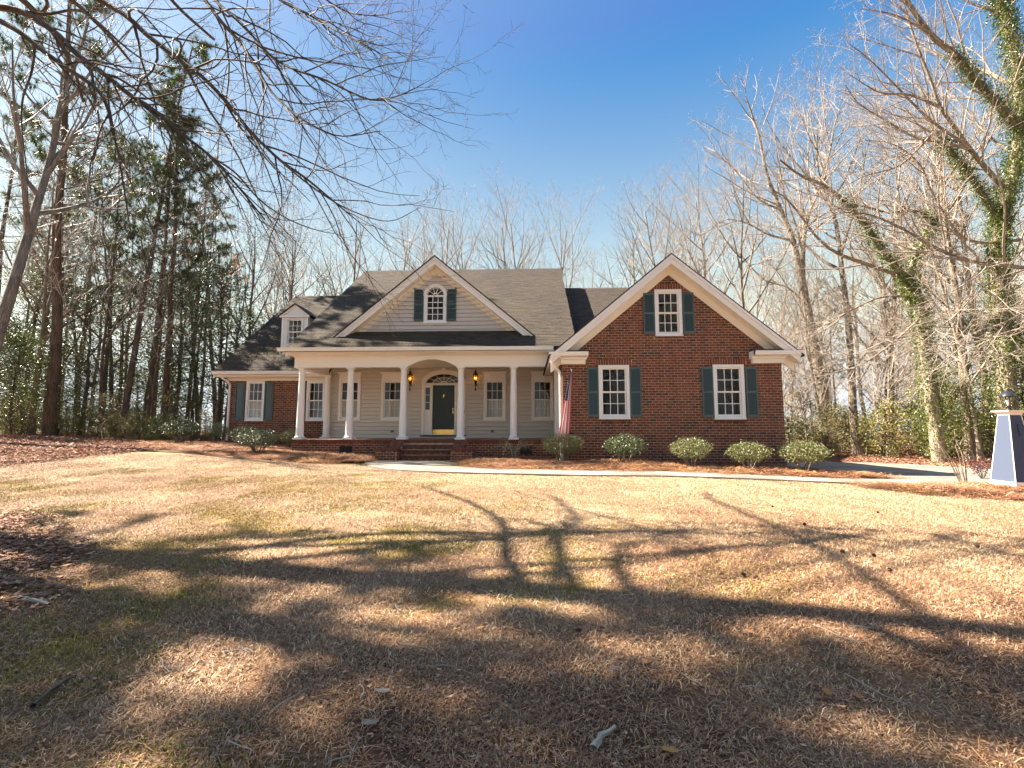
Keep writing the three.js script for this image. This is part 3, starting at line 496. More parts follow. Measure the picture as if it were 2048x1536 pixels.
  const panel = (a, b, c, e2) => { part('panel_moulding', new GB().box(a, b, c, c + 0.02, D - 0.012, D - 0.001).box(a, b, e2 - 0.02, e2, D - 0.012, D - 0.001).box(a, a + 0.02, c + 0.02, e2 - 0.02, D - 0.012, D - 0.001).box(b - 0.02, b, c + 0.02, e2 - 0.02, D - 0.012, D - 0.001).geo(), M.door, dr); };
  for (const [a, b] of [[da + 0.09, dc - 0.04], [dc + 0.04, db - 0.09]]) { panel(a, b, 1.92, 2.77); panel(a, b, 1.13, 1.42); }
  panel(da + 0.09, db - 0.09, 1.52, 1.74);
  part('kick_plate', boxGeo(da + 0.01, db - 0.01, FLOOR + 0.15, 1.06, D - 0.016, D - 0.001), M.brass, dr);
  const knob = lathe([[0.0, 0], [0.022, 0.002], [0.03, 0.016], [0.024, 0.034], [0.01, 0.042], [0.012, 0.06], [0.026, 0.062], [0.026, 0.066]], 16); knob.rotateX(-Math.PI / 2); knob.translate(db - 0.06, 1.86, -D + 0.066); part('knob', knob, M.brass, dr);
  part('lock_plate', boxGeo(db - 0.075, db - 0.045, 1.72, 1.95, D - 0.006, D - 0.0005), M.brass, dr);
  part('knocker', new GB().box(dc - 0.012, dc + 0.012, 2.36, 2.52, D - 0.02, D - 0.001).tube([V(dc - 0.02, 2.5, -D + 0.03), V(dc - 0.03, 2.42, -D + 0.03), V(dc, 2.37, -D + 0.03), V(dc + 0.03, 2.42, -D + 0.03), V(dc + 0.02, 2.5, -D + 0.03)], [0.007, 0.007, 0.009, 0.007, 0.007], 6).geo(), M.brass, dr);
  part('doorbell', boxGeo(dc + 0.855, dc + 0.885, 1.72, 1.86, ZP - 0.07, ZP - 0.061), M.bronze, house);
  for (const x of [-5.66, -1.51]) part('power_outlet', new GB().box(x - 0.06, x + 0.06, 0.94, 1.04, ZP - 0.06, ZP - 0.02).geo(), std(lin(0.16, 0.13, 0.11), 0.6), house);

  // floor, ceiling, beam
  part('porch_floor', boxGeo(-8.44, gx0 - 0.005, FLOOR - 0.12, FLOOR - 0.002, 16.78, ZP + 0.1), M.porchFloor, house);
  part('porch_ceiling', boxGeo(-8.5, gx0 - 0.03, 3.63, 3.67, 17.13, ZP - 0.03), M.cream, house);
  const bm = [[-8.55, 3.30], [-4.42, 3.30]]; for (let i = 0; i <= 20; i++) { const t = i / 20, x = lerp(-4.40, -2.60, t); bm.push([x, 3.30 + 0.29 * Math.pow(Math.sin(Math.PI * t), 0.82)]); } bm.push([gx0 - 0.16, 3.30], [gx0 - 0.16, 3.70], [-8.55, 3.70]);
  part('porch_beam', new GB().prism(bm, ZC - 0.11, ZC + 0.12).geo(), M.white, house);
  part('beam_keystone', new GB().prism([[-3.55, 3.575], [-3.45, 3.575], [-3.42, 3.69], [-3.58, 3.69]], ZC - 0.13, ZC - 0.111).geo(), M.white, house);
  for (const [a, b] of [[-8.56, -4.43], [-2.57, gx0 - 0.16]]) part('beam_trim', boxGeo(a, b, 3.30, 3.335, ZC - 0.125, ZC - 0.111), M.white, house);
  part('beam_band', boxGeo(-8.56, gx0 - 0.16, 3.655, 3.70, ZC - 0.135, ZC - 0.111), M.white, house);
  part('end_beam', boxGeo(-8.55, -8.32, 3.30, 3.69, ZC + 0.121, ZP - 0.036), M.white, house);
  // columns
  const col = new THREE.Group(); col.name = 'column';
  const H = 3.30 - FLOOR, prof = [[0.0, 0.06], [0.165, 0.06], [0.172, 0.08], [0.165, 0.1], [0.145, 0.115], [0.138, 0.13]];
  for (let i = 0; i <= 12; i++) { const t = i / 12; prof.push([lerp(0.132, 0.103, t * t * 0.6 + t * 0.4), lerp(0.14, H - 0.24, t)]); }
  prof.push([0.118, H - 0.235], [0.118, H - 0.215], [0.103, H - 0.205], [0.103, H - 0.1], [0.125, H - 0.07], [0.138, H - 0.045], [0.138, H - 0.04], [0.0, H - 0.04]);
  part('shaft', lathe(prof, 32), M.white, col);
  part('plinth', new THREE.BoxGeometry(0.36, 0.06, 0.36).translate(0, 0.03, 0), M.white, col);
  part('capital', new THREE.BoxGeometry(0.29, 0.04, 0.29).translate(0, H - 0.021, 0), M.white, col);
  for (const [x, Z] of [[-8.30, ZC], [-6.49, ZC], [-4.54, ZC], [-2.455, ZC], [-0.55, ZC], [-8.36, ZP - 0.22]]) { const c = col.clone(); c.position.set(x, FLOOR, -Z); house.add(c); }
  // brick base with a rowlock cap, vents
  const base = part('brick_wall', new GB().box(-8.44, -4.41, -0.2, FLOOR - 0.121, 16.75, 16.95).box(-2.59, gx0 - 0.01, -0.2, FLOOR - 0.121, 16.75, 16.95).box(-4.40, -2.60, -0.2, FLOOR - 0.121, 16.753, 16.95).geo(), M.mortar, house);
  layBricks(base, -0.2, FLOOR - 0.1, () => [-8.44, gx0 - 0.01], [[-4.86, -2.14, -1, 2], [-6.72, -6.25, 0.2, 0.46], [-0.32, 0.12, 0.2, 0.46]], facing(16.75), false);
  soldierRow(base, -8.46, gx0 - 0.02, FLOOR - 0.098, FLOOR, (u, v, du, dv) => ({ pos: V(u, v, -16.83), size: V(du, dv, 0.2), turn: 0 }), 0.07);
  soldierRow(base, 16.96, ZP - 0.02, FLOOR - 0.098, FLOOR, (u, v, du, dv) => ({ pos: V(-8.36, v, -u), size: V(0.2, dv, du), turn: 0 }), 0.07);
  const be = part('brick_wall', boxGeo(-8.44, -8.24, -0.2, FLOOR - 0.121, 16.951, ZP), M.mortar, house);
  layBricks(be, -0.2, FLOOR - 0.1, () => [16.75, ZP], [], sideways(-8.44, -1), false, 1);
  for (const [a, b] of [[-6.72, -6.25], [-0.32, 0.12]]) { const v = new THREE.Group(); v.name = 'crawl_vent'; house.add(v); part('recess', boxGeo(a, b, 0.2, 0.46, 16.745, 16.749), M.dark, v); part('frame', new GB().box(a, b, 0.2, 0.22, 16.735, 16.744).box(a, b, 0.44, 0.46, 16.735, 16.744).geo(), M.bronze, v); for (let k = 1; k < 12; k++) part('bar', boxGeo(lerp(a, b, k / 12) - 0.004, lerp(a, b, k / 12) + 0.004, 0.22, 0.44, 16.738, 16.744), M.bronze, v); }
  // steps between sloping cheek walls that end in square piers
  const st = part('steps', new GB().box(-4.40, -2.60, -0.2, 0.10, 15.86, 16.75).box(-4.40, -2.60, 0.10, 0.27, 16.16, 16.75).box(-4.40, -2.60, 0.27, 0.44, 16.46, 16.75).geo(), M.mortar, house);
  for (const [Z, y] of [[15.86, 0.185], [16.16, 0.355], [16.46, 0.525]]) {
    soldierRow(st, -4.395, -2.605, y - 0.075, y, (u, v, du, dv) => ({ pos: V(u, v, -Z - 0.1), size: V(du, dv, 0.24), turn: 0 }), 0.072);
    soldierRow(st, -4.395, -2.605, y - 0.155, y - 0.083, (u, v, du, dv) => ({ pos: V(u, v, -Z - 0.02), size: V(du, dv, 0.05), turn: 0 }), 0.2032);
    soldierRow(st, -4.395, -2.605, y - 0.06, y - 0.001, (u, v, du, dv) => ({ pos: V(u, v, -Z - 0.255), size: V(du, dv, 0.06), turn: 0 }), 0.2032);
  }
  for (const s of [-1, 1]) {
    const xi = s < 0 ? -4.40 : -2.60, xo = xi + s * 0.44, a = Math.min(xi, xo), b = Math.max(xi, xo);
    const cheek = part('cheek_wall', new GB().hex([V(a, -0.2, -16.05), V(b, -0.2, -16.05), V(b, -0.2, -16.74), V(a, -0.2, -16.74), V(a, 0.36, -16.05), V(b, 0.36, -16.05), V(b, 0.61, -16.74), V(a, 0.61, -16.74)]).geo(), M.mortar, house);
    for (let k = 0; k < 9; k++) for (const h of [0, 1]) { const t = (k + 0.5) / 9; bricks.push({ wall: cheek, pos: V(a + 0.11 + h * 0.22, lerp(0.39, 0.64, t), -lerp(16.06, 16.74, t)), size: V(0.205, 0.07, 0.072), tone: [0, 1, 4][(brickR() * 3) | 0], turn: 0.35 }); }
    layBricks(cheek, -0.2, 0.36, () => [16.05, 16.7], [], sideways(xi, -s), false);
    layBricks(cheek, -0.2, 0.5, () => [16.1, 16.7], [], sideways(xo, s), false);
    const pa = s < 0 ? -5.06 : -2.56, pb = s < 0 ? -4.34 : -1.86, pier = part('step_pier', boxGeo(pa + 0.008, pb - 0.008, -0.2, 0.34, 15.56, 16.06), M.mortar, house);
    layBricks(pier, -0.2, 0.345, () => [pa + 0.008, pb - 0.008], [], facing(15.56), false);
    for (const [X, q] of [[pa + 0.008, -1], [pb - 0.008, 1]]) layBricks(pier, -0.2, 0.345, () => [15.56, 16.06], [], sideways(X, q), false, 1);
    soldierRow(pier, pa - 0.01, pb + 0.01, 0.345, 0.43, (u, v, du, dv) => ({ pos: V(u, v, -15.68), size: V(du, dv, 0.25), turn: 0 }), 0.072);
    soldierRow(pier, pa - 0.01, pb + 0.01, 0.345, 0.43, (u, v, du, dv) => ({ pos: V(u, v, -15.94), size: V(du, dv, 0.25), turn: 0 }), 0.072);
  }
  // rooms behind the windows
  part('interior_wall', new GB().box(-8.3, gx0, FLOOR, 3.6, 22.6, 22.7).box(wx0 + 0.3, -8.5, 0.2, 3.3, 22.6, 22.7).box(gx0 + 0.25, gx1 - 0.25, 0.2, 3.3, 18.4, 18.5).box(3.7, 5.25, 3.4, 5.6, 17.4, 17.5).box(-5.0, -4.9, FLOOR, 3.6, ZP + 0.2, 22.6).box(-2.2, -2.1, FLOOR, 3.6, ZP + 0.2, 22.6).geo(), M.inside, house);
  part('interior_floor', new GB().box(wx0 + 0.25, gx0, 0.5, 0.6, ZP + 0.2, 30).box(gx0 + 0.25, gx1 - 0.25, 0.3, 0.4, ZG + 0.25, 26).box(gx0 + 0.25, gx1 - 0.25, 3.32, 3.4, ZG + 0.25, 26).geo(), M.inside, house);
  part('interior_ceiling', boxGeo(wx0 + 0.25, gx0, 3.67, 3.72, ZP + 0.2, 30), M.inside, house);
}
// bricks: the 300 nearest plain stretchers as meshes of their own, the others in one mass for each wall
{
  const own = bricks.filter(b => b.pick && b.pos.y > 0.95).sort((a, b) => a.pos.distanceTo(camera.position) - b.pos.distanceTo(camera.position)).slice(0, 300), set = new Set(own);
  own.forEach((b, i) => { const m = new THREE.Mesh(unit, brickMats[b.tone]); m.name = i ? `brick_${String(i).padStart(3, '0')}` : 'brick'; m.position.copy(b.pos); m.scale.copy(b.size); b.wall.add(m); });
  const rest = bricks.filter(b => !set.has(b)), im = new THREE.InstancedMesh(unit, brickMany, rest.length), m4 = new THREE.Matrix4(), q = new THREE.Quaternion();
  rest.forEach((b, i) => { q.setFromAxisAngle(V(1, 0, 0), b.turn || 0); im.setMatrixAt(i, m4.compose(b.pos, q, b.size)); const t = BRICK_TONES[b.tone], k = 0.85 + 0.3 * brickR(); im.setColorAt(i, lin(t[0] * k, t[1] * k, t[2] * k)); });
  im.name = 'bricks'; im.userData.kind = 'stuff'; house.add(im);
}
// shingles likewise
{
  const own = shingles.filter(b => b.pick).sort((a, b) => a.pos.distanceTo(camera.position) - b.pos.distanceTo(camera.position)).slice(0, 300), set = new Set(own);
  const mats = []; for (let i = 0; i < 24; i++) { const s = own[Math.floor(i / 24 * own.length)]; mats.push({ c: s.c, m: std(lin(...s.c), 0.95, { map: shTex, bumpMap: shTex, bumpScale: 0.003 }) }); }
  const near = c => mats.reduce((a, b) => Math.hypot(b.c[0] - c[0], b.c[1] - c[1], b.c[2] - c[2]) < Math.hypot(a.c[0] - c[0], a.c[1] - c[1], a.c[2] - c[2]) ? b : a).m;
  own.forEach((b, i) => { const m = new THREE.Mesh(unit, near(b.c)); m.name = i ? `shingle_${String(i).padStart(3, '0')}` : 'shingle'; m.position.copy(b.pos); m.rotation.x = b.tilt; m.scale.copy(b.size); b.roof.add(m); });
  const rest = shingles.filter(b => !set.has(b)), im = new THREE.InstancedMesh(unit, std(lin(1, 1, 1), 0.95, { map: shTex, bumpMap: shTex, bumpScale: 0.003 }), rest.length), m4 = new THREE.Matrix4(), q = new THREE.Quaternion();
  rest.forEach((b, i) => { q.setFromAxisAngle(V(1, 0, 0), b.tilt); im.setMatrixAt(i, m4.compose(b.pos, q, b.size)); im.setColorAt(i, lin(...b.c)); });
  im.name = 'shingles'; im.userData.kind = 'stuff'; house.add(im);
}

// ---- things on the house
function wallLantern(x, label) {
  const o = thing('wall_lantern', label, 'lantern', x, 2.63, -ZP, 0, 'lit lanterns beside the front door'), zc = 0.17;
  const L = (p, seg = 10) => lathe(p, seg).translate(0, 0, zc);
  part('finial', L([[0, 0.0], [0.012, 0.012], [0.02, 0.05], [0.045, 0.075], [0.02, 0.1], [0.014, 0.12], [0.02, 0.3], [0.05, 0.33], [0.06, 0.36], [0.04, 0.4], [0.062, 0.42], [0.062, 0.435], [0, 0.436]]), M.bronze, o);
  part('cap', L([[0.1, 0.675], [0.112, 0.69], [0.085, 0.73], [0.04, 0.755], [0.035, 0.78], [0.062, 0.8], [0.05, 0.825], [0.018, 0.84], [0.01, 0.9], [0.004, 0.94], [0, 0.94]]), M.bronze, o);
  const cage = new GB(); for (let k = 0; k < 6; k++) { const a = (k + 0.5) / 6 * 2 * Math.PI; cage.tube([V(0.063 * Math.cos(a), 0.43, zc + 0.063 * Math.sin(a)), V(0.104 * Math.cos(a), 0.55, zc + 0.104 * Math.sin(a)), V(0.106 * Math.cos(a), 0.685, zc + 0.106 * Math.sin(a))], [0.007, 0.007, 0.007], 5); }
  part('cage', cage.geo(), M.bronze, o);
  part('glass_shade', L([[0.058, 0.437], [0.097, 0.55], [0.099, 0.685]], 6), M.lampGlass, o);
  part('bracket', new GB().tube([V(0, 0.36, zc), V(0, 0.33, zc - 0.07), V(0, 0.37, 0.02)], [0.016, 0.014, 0.014], 7).hex([V(-0.045, 0.24, 0.045), V(0.045, 0.24, 0.045), V(0.045, 0.24, 0.01), V(-0.045, 0.24, 0.01), V(-0.045, 0.48, 0.045), V(0.045, 0.48, 0.045), V(0.045, 0.48, 0.01), V(-0.045, 0.48, 0.01)]).geo(), M.bronze, o);
  const bulb = new THREE.Group(); bulb.name = 'candle_bulbs'; o.add(bulb);
  for (const dx of [-0.028, 0.03]) part('bulb', lathe([[0, 0.49], [0.014, 0.5], [0.019, 0.53], [0.012, 0.57], [0, 0.6]], 8).translate(dx, 0, zc + 0.01), new THREE.MeshStandardMaterial({ color: lin(1, 0.8, 0.4), emissive: lin(1, 0.55, 0.12), emissiveIntensity: 0.9 }), bulb);
  const pl = new THREE.PointLight(lin(1, 0.62, 0.25), 0.03); pl.position.set(0, 0.54, zc + 0.035); pl.castShadow = true; o.add(pl);
}
for (const x of [-4.93, -2.2]) wallLantern(x, 'lit bronze wall lantern on the porch siding beside the dark front door');
{ // flag on a leaning pole at the brick corner
  const f = thing('flag', 'furled american flag on a leaning white pole at the brick corner', 'flag', 1.22, 0.55, -14.72);
  const top = V(0.1, 2.33, 0.02), bot = V(-0.26, -0.5, 0.08), pole = new GB().tube([bot, top], [0.014, 0.012], 8);
  part('pole', pole.geo(), M.white, f);
  part('finial', new THREE.SphereGeometry(0.026, 12, 8).translate(top.x, top.y + 0.015, top.z), M.white, f);
  const cv = document.createElement('canvas'); cv.width = 380; cv.height = 200; const x = cv.getContext('2d');
  for (let i = 0; i < 13; i++) { x.fillStyle = i % 2 ? '#f2eeea' : '#c11f34'; x.fillRect(0, i * 200 / 13, 380, 200 / 13 + 1); }
  x.fillStyle = '#1c2450'; x.fillRect(0, 0, 152, 200 * 7 / 13); x.fillStyle = '#ffffff';
  for (let r = 0; r < 9; r++) for (let c = 0; c < (r % 2 ? 5 : 6); c++) { x.beginPath(); const cx = (c + (r % 2 ? 1 : 0.5)) * 152 / 6, cy = (r + 0.5) * 108 / 9; for (let k = 0; k < 10; k++) { const a = k / 10 * 2 * Math.PI - Math.PI / 2, q = k % 2 ? 1.8 : 4.4; x[k ? 'lineTo' : 'moveTo'](cx + q * Math.cos(a), cy + q * Math.sin(a)); } x.fill(); }
  const ft = new THREE.CanvasTexture(cv); ft.colorSpace = THREE.SRGBColorSpace;
  // hoist along the pole, the fly hangs down in folds
  const g = new GB(), n = 40, m = 36;
  for (let j = 0; j <= m; j++) for (let i = 0; i <= n; i++) {
    const s = i / n, t = j / m, c = top.clone().lerp(bot, 0.02 + s * 0.8);   // s: down the pole, t: across the gathered cloth
    const w = 0.05 + 0.34 * Math.pow(s, 0.8), ragged = s + (s > 0.8 ? 0.1 * Math.sin(t * 7 + 1) * (s - 0.8) * 5 : 0), fold = Math.sin(t * 19 + s * 2) * (0.012 + 0.035 * s);
    c.lerpVectors(top, bot, 0.02 + ragged * 0.78);
    g.vert(c.x + (t - 0.55) * w + fold * 0.25, c.y + 0.03 * Math.sin(t * 9) * s, c.z + 0.05 + fold + 0.04 * Math.cos(t * 5), 0, 0, 1, s * 0.98, 1 - t);
  }
  for (let j = 0; j < m; j++) for (let i = 0; i < n; i++) { const a = j * (n + 1) + i; g.i.push(a, a + n + 1, a + n + 2, a, a + n + 2, a + 1); }
  const geo = g.geo(); geo.computeVertexNormals();
  part('cloth', geo, new THREE.MeshPhysicalMaterial({ map: ft, roughness: 0.85, transmission: 0.25, thickness: 0, side: THREE.DoubleSide }), f);
}
{ // blue lamp pillar by the drive, square to the house
  const c = V(9.87 + 0.27, 0, -(10.15 + 0.27)), y0 = ground(c.x, c.z), p = thing('lamp_pillar', 'tapered blue obelisk pillar with white cap and house number beside the drive', 'pillar', c.x, y0, c.z);
  const blue = std(lin(0.052, 0.068, 0.115), 0.8, { bumpMap: grainTex, bumpScale: 0.002 }), H = 1.66;
  const rough = new GB(); const R = rng(4); for (let i = 0; i < 4; i++) { const a = -0.4 + i * 0.2; rough.box(a + 0.005, a + 0.195, -0.1, 0.045 + R() * 0.03, 0.4 + R() * 0.04, 0.02).box(a + 0.005, a + 0.195, -0.1, 0.045 + R() * 0.03, -0.4 - R() * 0.04, 0.0); }
  part('stone_footing', rough.geo(), std(lin(0.42, 0.4, 0.37), 0.95, { map: concTex, bumpMap: concTex, bumpScale: 0.01 }), p);
  const frust = (a, b, yA, yB) => [V(-a, yA, a), V(a, yA, a), V(a, yA, -a), V(-a, yA, -a), V(-b, yB, b), V(b, yB, b), V(b, yB, -b), V(-b, yB, -b)];
  part('base_board', new GB().hex(frust(0.285, 0.285, 0.05, 0.19)).geo(), M.white, p);
  part('body', new GB().hex(frust(0.262, 0.118, 0.191, H - 0.1)).geo(), blue, p);
  const tr = new GB(); for (const [sx, sz] of [[-1, 1], [1, 1], [1, -1], [-1, -1]]) tr.tube([V(sx * 0.264, 0.191, sz * 0.264), V(sx * 0.12, H - 0.1, sz * 0.12)], [0.012, 0.012], 4); part('corner_bead', tr.geo(), M.white, p);
  const cap = new GB(); cap.hex(frust(0.125, 0.14, H - 0.1, H - 0.06)).hex(frust(0.15, 0.18, H - 0.059, H - 0.025)).hex(frust(0.19, 0.2, H - 0.024, H)); part('cap_moulding', cap.geo(), M.white, p);
  const { FontLoader } = await import('three/addons/loaders/FontLoader.js'); const { TextGeometry } = await import('three/addons/geometries/TextGeometry.js');
  const font = await new FontLoader().loadAsync('fonts/droid/droid_serif_bold.typeface.json');
  [...'1117'].forEach((ch, i) => { const g = new TextGeometry(ch, { font, size: 0.05, depth: 0.006, curveSegments: 4 }); const y = 1.32 - i * 0.068, zf = lerp(0.262, 0.118, (y - 0.191) / (H - 0.29)); g.rotateX(-0.1); g.translate(-0.02, y, zf + 0.004); part('house_number', g, M.dark, p); });
  const l = thing('post_lantern', 'unlit glass post lantern standing on the blue pillar', 'lantern', c.x, y0 + H, c.z);
  part('foot', lathe([[0.07, 0], [0.07, 0.015], [0.05, 0.03], [0.035, 0.06], [0.06, 0.075], [0.075, 0.09], [0, 0.091]], 12), M.bronze, l);
  part('cage', (() => { const g = new GB(); for (let k = 0; k < 6; k++) { const a = k / 6 * 2 * Math.PI; g.tube([V(0.085 * Math.cos(a), 0.09, 0.085 * Math.sin(a)), V(0.118 * Math.cos(a), 0.3, 0.118 * Math.sin(a))], [0.007, 0.007], 5); } return g.geo(); })(), M.bronze, l);
  part('glass_shade', lathe([[0.08, 0.092], [0.112, 0.298]], 6), M.clearGlass, l);
  part('roof', lathe([[0.132, 0.295], [0.135, 0.31], [0.1, 0.36], [0.07, 0.385], [0.045, 0.41], [0.02, 0.418], [0.014, 0.44], [0.02, 0.45], [0, 0.465]], 6), std(lin(0.05, 0.05, 0.055), 0.35, { metalness: 0.5 }), l);
  part('bulb', lathe([[0, 0.1], [0.018, 0.11], [0.02, 0.16], [0.034, 0.2], [0.03, 0.24], [0, 0.26]], 10), M.white, l);
}

// ---------------------------------------------------------------- ground, lawn, walk, drive, beds
const G = (px, py) => onGround(px, py);
const leafN = tileNoise(512, 512, 48, 48, 3, 301), leafN2 = tileNoise(512, 512, 5, 5, 4, 302);
const litterTex = dataTex(512, 512, (i, j) => { const a = leafN[j * 512 + i], b = leafN2[j * 512 + i], v = 0.45 + (a - 0.5) * 1.5 + (b - 0.5) * 0.5; return [70 + 150 * v, 48 + 112 * v, 38 + 84 * v]; });
litterTex.repeat.set(0.5, 0.5);
{ // the ground: one sheet out to the horizon
  const ax = []; for (let x = -1; x <= 1.0001; x += 1 / 90) ax.push(Math.sign(x) * (Math.abs(x) * 26 + Math.pow(Math.abs(x), 5) * 420));
  const az = []; for (let t = 0; t <= 1.0001; t += 1 / 120) az.push(30 - t * 66 - Math.pow(t, 5) * 420);
  const g = new GB(); for (const z of az) for (const x of ax) g.vert(x, ground(x, z) - 0.035, z, 0, 1, 0, x, z);
  const w = ax.length; for (let j = 0; j < az.length - 1; j++) for (let i = 0; i < w - 1; i++) { const a = j * w + i; g.i.push(a, a + 1, a + w + 1, a, a + w + 1, a + w); }
  const geo = g.geo(); geo.computeVertexNormals();
  structure('ground', geo, std(lin(0.34, 0.27, 0.22), 1, { map: litterTex, bumpMap: litterTex, bumpScale: 0.03 }), 'leaf covered woodland ground round the lawn');
}
// a sheet lofted between two edge lines on the terrain
const edgeDist = (poly, x, z) => { let m = 9; for (let i = 0, j = poly.length - 1; i < poly.length; j = i++) { const [ax, az] = poly[j], [bx, bz] = poly[i], dx = bx - ax, dz = bz - az, t = clamp(((x - ax) * dx + (z - az) * dz) / (dx * dx + dz * dz + 1e-9)); m = Math.min(m, Math.hypot(x - ax - t * dx, z - az - t * dz)); } return m; };
const mound = (x, z) => 0.035 + 0.15 * fbm(x * 1.1 + 4, z * 1.1, 3);
function strip(A, B, lift, across, edge = 0, bump = 0) {
  const n = Math.max(A.length, B.length) > 2 ? 40 : 12, along = P => { const c = new THREE.CatmullRomCurve3(P, false, 'centripetal'); return c.getSpacedPoints(n); };
  const a = along(A), b = along(B), g = new GB(), w = across + 1, rim = [...a, ...b.slice().reverse()].map(p => [p.x, p.z]);
  for (let i = 0; i <= n; i++) for (let k = 0; k <= across; k++) { const t = k / across, x = lerp(a[i].x, b[i].x, t), z = lerp(a[i].z, b[i].z, t); const m = bump ? mound(x, z) * smooth(0, 0.55, edgeDist(rim, x, z)) - 0.015 * (k === 0 || k === across) : 0; g.vert(x, ground(x, z) + lift + m, z, 0, 1, 0, x, z); }
  for (let i = 0; i < n; i++) for (let k = 0; k < across; k++) { const p = i * w + k; g.i.push(p, p + 1, p + w + 1, p, p + w + 1, p + w); }
  const geo = g.geo(); geo.computeVertexNormals();
  if (geo.attributes.normal.getY(0) < 0) { const ix = geo.index.array; for (let i = 0; i < ix.length; i += 3) { const t = ix[i]; ix[i] = ix[i + 1]; ix[i + 1] = t; } geo.computeVertexNormals(); }
  if (!edge) return [geo, [...a, ...b.reverse()].map(p => [p.x, p.z])];
  const e = new GB(); for (const L of [a, b]) for (let i = 0; i < n; i++) { const p = L[i], q = L[i + 1], P = V(p.x, ground(p.x, p.z) + lift, p.z), Q = V(q.x, ground(q.x, q.z) + lift, q.z), P2 = P.clone().setY(P.y - edge), Q2 = Q.clone().setY(Q.y - edge); e.quad(P, P2, Q2, Q); }
  return [mergeGeometries([geo, e.geo()]), [...a, ...b.slice().reverse()].map(p => [p.x, p.z])];
}
function inside(poly, x, z) { let c = false; for (let i = 0, j = poly.length - 1; i < poly.length; j = i++) { const [xi, zi] = poly[i], [xj, zj] = poly[j]; if ((zi > z) !== (zj > z) && x < (xj - xi) * (z - zi) / (zj - zi) + xi) c = !c; } return c; }

const [walkGeo, walkPoly] = strip([V(-4.35, 0, -15.7), V(-2.6, 0, -15.55), V(-2.3, 0, -14.6), V(-1.9, 0, -13.5), V(-0.9, 0, -12.75), V(1.2, 0, -12.25), V(4.4, 0, -12.1), V(7.7, 0, -12.0), V(9.4, 0, -12.1)], [V(-4.75, 0, -15.6), V(-5.0, 0, -14.6), V(-4.3, 0, -13.1), V(-2.9, 0, -12.1), V(-1.2, 0, -11.6), V(1.1, 0, -11.15), V(4.4, 0, -11.15), V(7.4, 0, -11.1), V(9.2, 0, -11.1)], 0.03, 8, 0.1);
const walkway = structure('walkway', walkGeo, M.concrete, 'pale concrete front walk curving from the porch steps to the drive');
for (const x of [-0.2, 1.35, 2.9, 4.45, 6.0, 7.55]) { const y = ground(x, -11.6) + 0.0335; part('expansion_joint', new GB().quad(V(x, y, -11.16), V(x + 0.014, y, -11.16), V(x + 0.014, y, -12.28), V(x, y, -12.28)).geo(), std(lin(0.16, 0.14, 0.11), 1), walkway); }
const [driveGeo, drivePoly] = strip([V(7.95, 0, -17.5), V(10.6, 0, -19), V(13.2, 0, -18.4), V(14.2, 0, -16.4), V(14.6, 0, -14.4), V(16.5, 0, -13.4), V(24, 0, -12.6), V(40, 0, -12)], [V(7.95, 0, -14.3), V(8.5, 0, -13.4), V(9.3, 0, -12.2), V(9.7, 0, -11.6), V(11.2, 0, -11.2), V(13, 0, -10.9), V(22, 0, -9.2), V(40, 0, -8)], 0.012, 14, 0.05);
structure('driveway', driveGeo, M.concrete, 'wide pale concrete drive curving round the end of the house');

// lawn: its colours are dormant straw, brown thatch and yellow green moss in patches
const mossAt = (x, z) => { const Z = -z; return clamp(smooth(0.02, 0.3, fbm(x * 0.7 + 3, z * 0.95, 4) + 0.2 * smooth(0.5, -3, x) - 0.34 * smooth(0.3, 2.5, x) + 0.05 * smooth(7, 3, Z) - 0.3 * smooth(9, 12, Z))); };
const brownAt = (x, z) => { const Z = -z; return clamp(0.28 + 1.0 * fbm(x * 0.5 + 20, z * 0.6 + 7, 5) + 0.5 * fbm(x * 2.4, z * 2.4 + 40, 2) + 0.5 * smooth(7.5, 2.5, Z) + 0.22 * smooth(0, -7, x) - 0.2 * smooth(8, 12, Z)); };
const LAWN = [-24, 16, -24, 6];
{
  const [x0, x1, z0, z1] = LAWN, n1 = tileNoise(1024, 1024, 128, 128, 3, 61), n2 = tileNoise(1024, 1024, 24, 24, 4, 62);
  const tex = dataTex(1024, 1024, (i, j) => {
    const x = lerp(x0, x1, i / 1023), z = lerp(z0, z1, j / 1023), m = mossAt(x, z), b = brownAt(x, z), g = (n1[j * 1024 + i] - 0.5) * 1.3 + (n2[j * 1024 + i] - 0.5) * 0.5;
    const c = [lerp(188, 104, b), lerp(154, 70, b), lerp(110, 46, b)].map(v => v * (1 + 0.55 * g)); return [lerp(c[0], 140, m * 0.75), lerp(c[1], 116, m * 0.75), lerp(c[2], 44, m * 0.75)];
  }, true, false);
  const g = new GB(), nx = 160, nz = 120; for (let j = 0; j <= nz; j++) for (let i = 0; i <= nx; i++) { const u = i / nx, v = j / nz, x = lerp(x0, x1, u), z = lerp(z0, z1, v); g.vert(x, ground(x, z) - 0.012 - 0.06 * smooth(-15, -17, x + 0.25 * (z + 14)), z, 0, 1, 0, u, v); }
  const w = nx + 1; for (let j = 0; j < nz; j++) for (let i = 0; i < nx; i++) { const a = j * w + i; g.i.push(a, a + w, a + w + 1, a, a + w + 1, a + 1); }
  const geo = g.geo(); geo.computeVertexNormals();
  structure('lawn', geo, std(lin(0.62, 0.6, 0.56), 1, { map: tex }), 'dormant straw coloured front lawn with moss patches');
}
